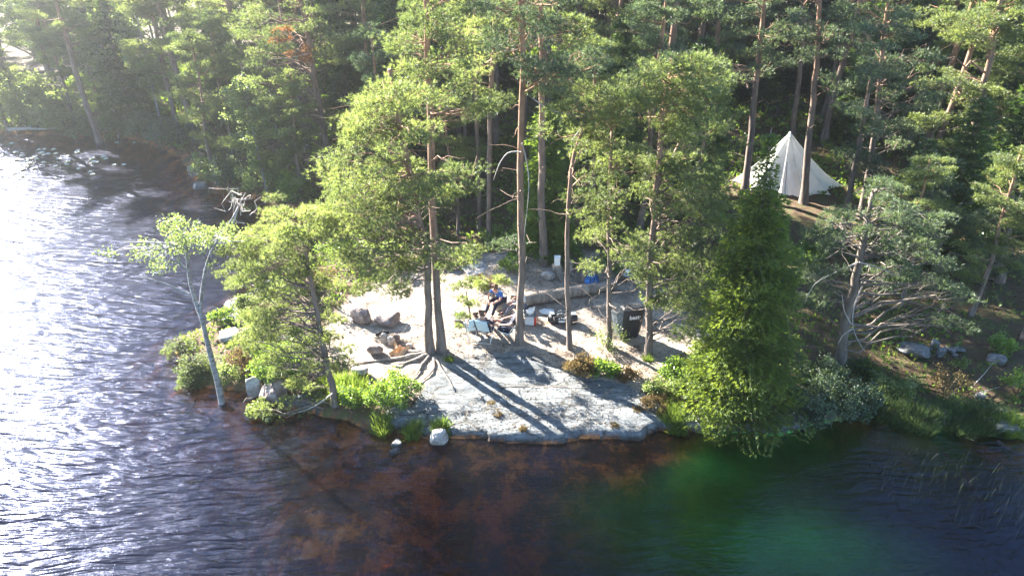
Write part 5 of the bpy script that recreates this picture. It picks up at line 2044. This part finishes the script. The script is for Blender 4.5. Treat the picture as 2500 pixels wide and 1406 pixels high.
# ------------------------------------------------------------------ bushes
B = [  # x, y, W, H, material, leaf, n, nleaf, clump r, label
    (962, 985, 1.55, .95, M_bush, .060, 46, 70, .20, "bright green leafy bush by the rock's edge"),
    (860, 985, 1.0, .6, M_bush, .055, 26, 60, .18, "yellow green bush between the leaning pine and the bright one"),
    (672, 930, 1.5, 1.35, M_bush, .060, 46, 64, .22, "tall pale green broadleaf bush beside the leaning pine"),
    (760, 850, 1.2, .9, M_birch, .055, 24, 50, .2, "loose pale bush behind the leaning pine's stem"),
    (600, 900, 1.0, .7, M_dry, .050, 26, 60, .18, "brownish heather bush behind the birch foot"),
    (560, 925, .8, .5, M_birch, .050, 18, 55, .16, "small pale bush right beside the birch foot"),
    (630, 690, 1.4, 1.1, M_birch, .060, 30, 55, .22, "sunlit bush near the inner shore of the point"),
    (700, 740, 1.6, 1.0, M_birch, .060, 32, 50, .22, "wide loose bush in the middle of the point's thicket"),
    (640, 850, 1.3, .8, M_pine, .055, 30, 80, .2, "olive needle scrub behind the broadleaf bush"),
    (720, 900, 1.2, .9, M_pine, .055, 30, 80, .2, "needle scrub against the leaning pine's stem"),
    (650, 1008, .9, .35, M_pine, .055, 20, 70, .16, "low needle scrub hanging over the brown shallows"),
    (600, 760, 1.0, .6, M_pine, .055, 22, 70, .18, "needle scrub behind the cracked pale rock"),
    (546, 790, .75, .6, M_bush, .060, 16, 50, .16, "light green bush by the cracked pale rock"),
    (770, 700, 1.5, .8, M_dry, .055, 28, 50, .22, "olive bush at the edge of the pale ground"),
    (1415, 915, 1.05, .65, M_dry, .050, 34, 80, .17, "brown heather bush on the rock"),
    (1474, 918, .85, .55, M_bush, .060, 26, 75, .16, "vivid green bush joined to the brown heather one"),
    (1530, 925, .8, .35, M_dry, .045, 20, 60, .14, "low russet heather next to the vivid green bush"),
    (1490, 850, 1.2, .75, M_birch, .045, 22, 26, .22, "airy yellow green shrub before the tall black bag"),
    (1615, 960, .95, .55, M_birch, .055, 24, 50, .18, "pale shrub at the slab's upper corner"),
    (1655, 930, 1.0, .75, M_bush, .060, 30, 60, .2, "sunny yellow green bush beside the rowan sapling"),
    (1600, 1000, .9, .35, M_dry, .045, 22, 60, .14, "straw coloured heather hanging over the slab"),
    (1740, 1030, 1.0, .5, M_birch, .05, 20, 45, .18, "greyish low shrub below the big spruce"),
    (1963, 640, 1.8, .8, M_bush, .075, 30, 60, .24, "golden green bush beyond the big spruce"),
    (1800, 620, 1.6, .7, M_bush, .07, 26, 55, .22, "green bush at the near edge of the tent clearing"),
    (1985, 1020, 1.9, 1.2, M_pine_blue, .060, 54, 90, .24, "big grey green shrub hanging over the water"),
    (2070, 1000, 1.6, .9, M_pine_blue, .060, 40, 80, .22, "lower grey green shrub past the big one"),
    (2000, 930, 1.4, .7, M_pine_blue, .06, 30, 70, .22, "shaded shrub behind the big grey green one"),
    (2180, 955, 1.3, .45, M_birch, .055, 26, 60, .18, "olive shrub with yellow tips on the shaded bank"),
    (2310, 955, 1.2, .8, M_dry, .05, 20, 28, .2, "sparse twiggy shrub on the shaded bank"),
    (2440, 860, .8, .6, M_bush, .07, 14, 40, .18, "lit leafy sprig near the lone grey stone"),
    (2338, 905, .35, .5, M_birch, .06, 8, 34, .12, "tiny lit sapling among the tumbled stones"),
    (2490, 960, 1.0, .8, M_bush, .07, 16, 40, .2, "yellow leaved shrub at the picture's far edge".replace("picture's ", "bank's ")),
    (1180, 700, .8, .4, M_dry, .05, 18, 50, .16, "brown low heather by the flat slab"),
    (1090, 650, 1.6, .8, M_pine_blue, .07, 30, 60, .22, "dark bush under the slender pines"),
    (930, 655, 2.0, 1.2, M_birch, .07, 40, 55, .26, "large olive bush at the back of the pale ground"),
    (840, 640, 1.8, 1.5, M_bush, .07, 40, 55, .26, "light green bush at the bay side of the camp"),
    (1010, 640, 1.4, .8, M_pine_blue, .07, 26, 55, .22, "dark green bush behind the twin trunks"),
    (1250, 660, 1.0, .5, M_bush, .06, 16, 50, .18, "small green bush behind the log's end"),
    (1500, 660, 1.6, .9, M_birch, .065, 30, 50, .24, "olive bush behind the low camping table"),
    (1600, 690, 1.6, .8, M_pine_blue, .065, 28, 50, .24, "dark bush under the bushy pine"),
    (1690, 760, 1.4, .6, M_pine_blue, .06, 24, 50, .22, "dark low bush between bushy pine and spruce"),
    (1230, 598, 1.5, .8, M_bush, .08, 24, 50, .24, "green bush between the slender pines and the bright spruce"),
    (1000, 560, 2.2, 1.4, M_bush, .09, 30, 50, .3, "green thicket bush behind the short bushy pine"),
    (700, 640, 1.6, 1.4, M_birch, .07, 36, 50, .26, "tall loose bush on the bay side of the point"),
    (790, 600, 1.8, 1.4, M_birch, .08, 34, 50, .26, "pale bush at the innermost bay shore"),
    (45, 285, 5.0, 3.6, M_birch, .16, 60, 46, .55, "big pale willow bush on the far shore"),
    (115, 300, 4.2, 2.8, M_birch, .16, 50, 46, .5, "round pale willow bush on the far shore beside the big one"),
    (140, 318, 3.0, 1.6, M_birch, .14, 30, 46, .42, "lowest pale willow bush touching the far water"),
    (-40, 300, 5.0, 4.5, M_birch, .16, 60, 46, .55, "tall pale willow bush at the far shore's outer end"),
    (290, 328, 2.4, 1.2, M_pine_blue, .13, 24, 46, .4, "dark shrub beneath the far shore birch"),
    (200, 330, 2.4, 1.0, M_pine_blue, .13, 24, 46, .4, "dark shrub beneath the far shore pine"),
    (370, 340, 3.0, 1.6, M_pine_blue, .13, 28, 46, .4, "dark shrub at the corner of the far shore"),
    (430, 360, 3.0, 1.8, M_pine_blue, .12, 30, 46, .4, "dark shrub behind the far spit"),
    (515, 440, 1.6, 1.6, M_birch, .09, 26, 46, .28, "pale bush on the far spit's rocks"),
    (560, 455, 2.0, 1.6, M_pine_blue, .09, 28, 46, .3, "grey green bush behind the far spit's rocks"),
    (650, 478, 2.2, 2.0, M_birch, .09, 34, 50, .32, "rounded light bush at the bay shore"),
    (720, 500, 1.8, 1.6, M_bush, .09, 28, 50, .3, "green bush at the bay shore under the big leaning pine"),
]
for (x, y, W, Hh, m_, lf, n, nl_, r, lab) in B:
    if y < 330:
        p = G(x, 329) + np.array([0, (330 - y) * .03, 0])
        p[2] = max(hz(p[0], p[1]), 0)
    else:
        p = on(x, y)
    if p[2] < 0:
        p[2] = 0
    bush("bush", p, W, Hh, lab, m_, lf, n, nl_, r=r, tone=(.3, 1) if m_ in (M_bush, M_birch) else (0, .8))
# needle bushes at the tip
for (x, y, H_, R_, lab) in [(480, 928, .95, .62, "rounded young conifer at the tip beside the birch"), (442, 852, .42, .58, "flat low conifer at the very tip of the land")]:
    spruce("young_conifer", on(x, y), H_, R_, lab, mleaf=M_pine, cat="young conifer", dens=1.0, droop=.15, step=.12, nb=9, low=.08, prof=.45, tl=(.09, .028), K=6)
# rowan sapling
p = on(1702, 935)
cl = [(0.05 * math.sin(k), .05 * math.cos(k), .25 + .085 * k, .13) for k in range(9)]
tbp, V, Fc, T = leafy_arrays(cl, 46, .085, [([(0, 0, -.1), (.02, 0, .5), (0.03, 0, 1.0)], .015, .005)])
e = empty("rowan_sapling", p, "slender blue green rowan sapling beside the big spruce", "sapling")
link("stem", tbp.mesh("rowan_stem", M_sbark), e)
link("crown", mk_mesh("rowan_crown", V, [Fc], M_rowan, {"tint": T}), e)

# withered orange sprays on the leaning pine
hp = [o for o in bpy.data.objects if o.get("label", "").startswith("big pine leaning over the bay")][0]
C = np.array([Q(x + rng.normal() * 22, y + rng.normal() * 14, hp.location[1] + .3 * rng.normal()) for x, y in [(690, 90)] * 5 + [(720, 115)] * 4 + [(735, 135)] * 2])
P, D = pad_points(C, np.full(len(C), .28), 40, .6)
V, Fc, T = blades(P, D, np.full(len(P), .14), np.full(len(P), .03), 6, .6, rng.random(len(P)))
link("withered_spray", mk_mesh("withered", V - np.array(hp.location), [Fc], M_orange, {"tint": T}), hp)

# ------------------------------------------------------------------ grass tufts
for (x, y, W, Hh, n, lab) in [(850, 950, 1.0, .34, 300, "bright grass patch between the leaning pine and the roots"), (800, 940, .6, .30, 150, "grass at the leaning pine's foot"), (1075, 1048, .42, .32, 130, "grass tuft above the round white boulder"),
                              (935, 1050, .5, .36, 150, "long grass hanging into the water beside the small stones"), (1010, 1062, .45, .4, 130, "long grass at the slab's outer corner"), (1640, 1015, .65, .36, 190, "vivid grass tuft under the sunny bush"),
                              (1652, 1042, .42, .30, 130, "round vivid grass tuft at the waterline"), (2160, 1000, 1.1, .38, 260, "grass mound on the bank beyond the grey green shrub"), (2240, 1030, 1.0, .4, 260, "shaded drooping grass on the bank"),
                              (2330, 1030, 1.3, .42, 360, "thick bluish grass hanging over the water"), (2395, 1030, 1.0, .42, 300, "dark green grass on the bank's bulge"), (2462, 1045, .6, .4, 200, "sunlit yellow green grass on the corner of the bank"),
                              (1582, 880, .22, .22, 50, "small lit tuft at the bushy pine's foot"), (1096, 880, .26, .16, 50, "small tuft at the twin pines' foot"), (1199, 985, .24, .10, 40, "faint dry tuft near the middle of the slab"),
                              (1216, 1012, .22, .12, 40, "dry tuft on the slab below the tree shadows"), (1278, 1048, .18, .14, 40, "dry tuft at the slab's lip"), (1556, 1000, .28, .12, 50, "dry tuft at the slab's corner"),
                              (1500, 1040, .25, .10, 50, "flat dry tuft on the slab near the water"), (612, 850, .2, .3, 60, "upright tuft beside the cracked pale rock"), (700, 800, .9, .22, 160, "yellow grass in the point's thicket"),
                              (1840, 850, .8, .25, 150, "grass behind the big spruce"), (2100, 905, 1.0, .25, 200, "grass by the foot of the forked dead branches")]:
    dry = "dry" in lab
    grass_tuft("grass_tuft", on(x, y), W, Hh, n, lab, None, M_dry if dry else (M_grass_dark if x > 1900 and x < 2440 else M_grass))

# ------------------------------------------------------------------ things nobody could count: reeds, ground cover, litter
n = 230
X = rng.uniform(2090, 2500, n)
Yp = 1060 + (X - 2090) * .25 + rng.uniform(0, 170, n) * (0.5 + .5 * rng.random(n))
P = np.array([Z0(x, y) for x, y in zip(X, Yp)])
P = P[sdist(SH, P[:, 0], P[:, 1]) < -.1]
P[:, 2] = -.08
D = unit(np.stack([.35 + .12 * rng.normal(size=len(P)), .35 + .1 * rng.normal(size=len(P)), .75 + 0 * P[:, 0]], 1))
V, Fc, T = blades(P, D, np.full(len(P), .42), np.full(len(P), .009), 1, .05, rng.random(len(P)))
tag(link("reeds", mk_mesh("reeds", V, [Fc], M_reed, {"tint": T})), "thin reeds standing in the shaded shallows", None, None, "stuff")


def scatter(n, x0, x1, y0, y1, cond):
    x, y = rng.uniform(x0, x1, n), y0 + (y1 - y0) * rng.random(n) ** 1.6
    z = height(x, y)
    k = (sdist(SH, x, y) > .15) & (z > .1)
    k &= cond(x, y)
    return np.stack([x, y, z], 1)[k]


def notbare(x, y):
    c = np.maximum(sdist(CAMP, x, y), sdist(ROCK, x, y)) + .9 * fbm(x * .8, y * .8, 40, 3)
    c2 = sdist(CLEAR, x, y) + .8 * fbm(x * .7, y * .7, 41, 3)
    return (c < -.1) & (c2 < 0)


for nm, m_, n, K, ln, wd, quad, lab, sd_ in (("undergrowth", M_bush, 52000, 4, .10, .07, True, "low green berry scrub on the forest floor", 61),
                                             ("heather_cover", M_dry, 30000, 5, .13, .02, False, "brown heather and dead twigs on the forest floor", 63),
                                             ("grass_cover", M_grass, 26000, 4, .20, .018, False, "thin grass over the banks and clearings", 67)):
    P = scatter(n, -34, 38, 12, 62, lambda x, y: notbare(x, y) & (fbm(x * .5, y * .5, sd_, 4) > -.12))
    P[:, 2] += .03 + .12 * rng.random(len(P)) * (K == 4)
    far = 1 + np.clip((P[:, 1] - 20) / 18, 0, 2.2)
    D = unit(rng.normal(size=P.shape) * [.6, .6, .3] + [0, 0, .9])
    V, Fc, T = blades(P, D, ln * far, wd * far, K, .5, rng.random(len(P)), quad=quad)
    tag(link(nm, mk_mesh(nm, V, [Fc], m_, {"tint": T})), lab, None, None, "stuff")

# needle litter and cones on the trodden ground
P = scatter(26000, -9, 9, 14, 28, lambda x, y: (sdist(CAMP, x, y) > -.5) & (noise(x * .9, y * .9, 91) > -.1))
P[:, 2] += .008
D = unit(rng.normal(size=P.shape) * [1, 1, .12])
V, Fc, T = blades(P, D, np.full(len(P), .09), np.full(len(P), .02), 1, .1, rng.random(len(P)))
tag(link("needle_litter", mk_mesh("needle_litter", V, [Fc], M_log, {"tint": T})), "dead needles and twigs strewn on the pale soil", None, None, "stuff")
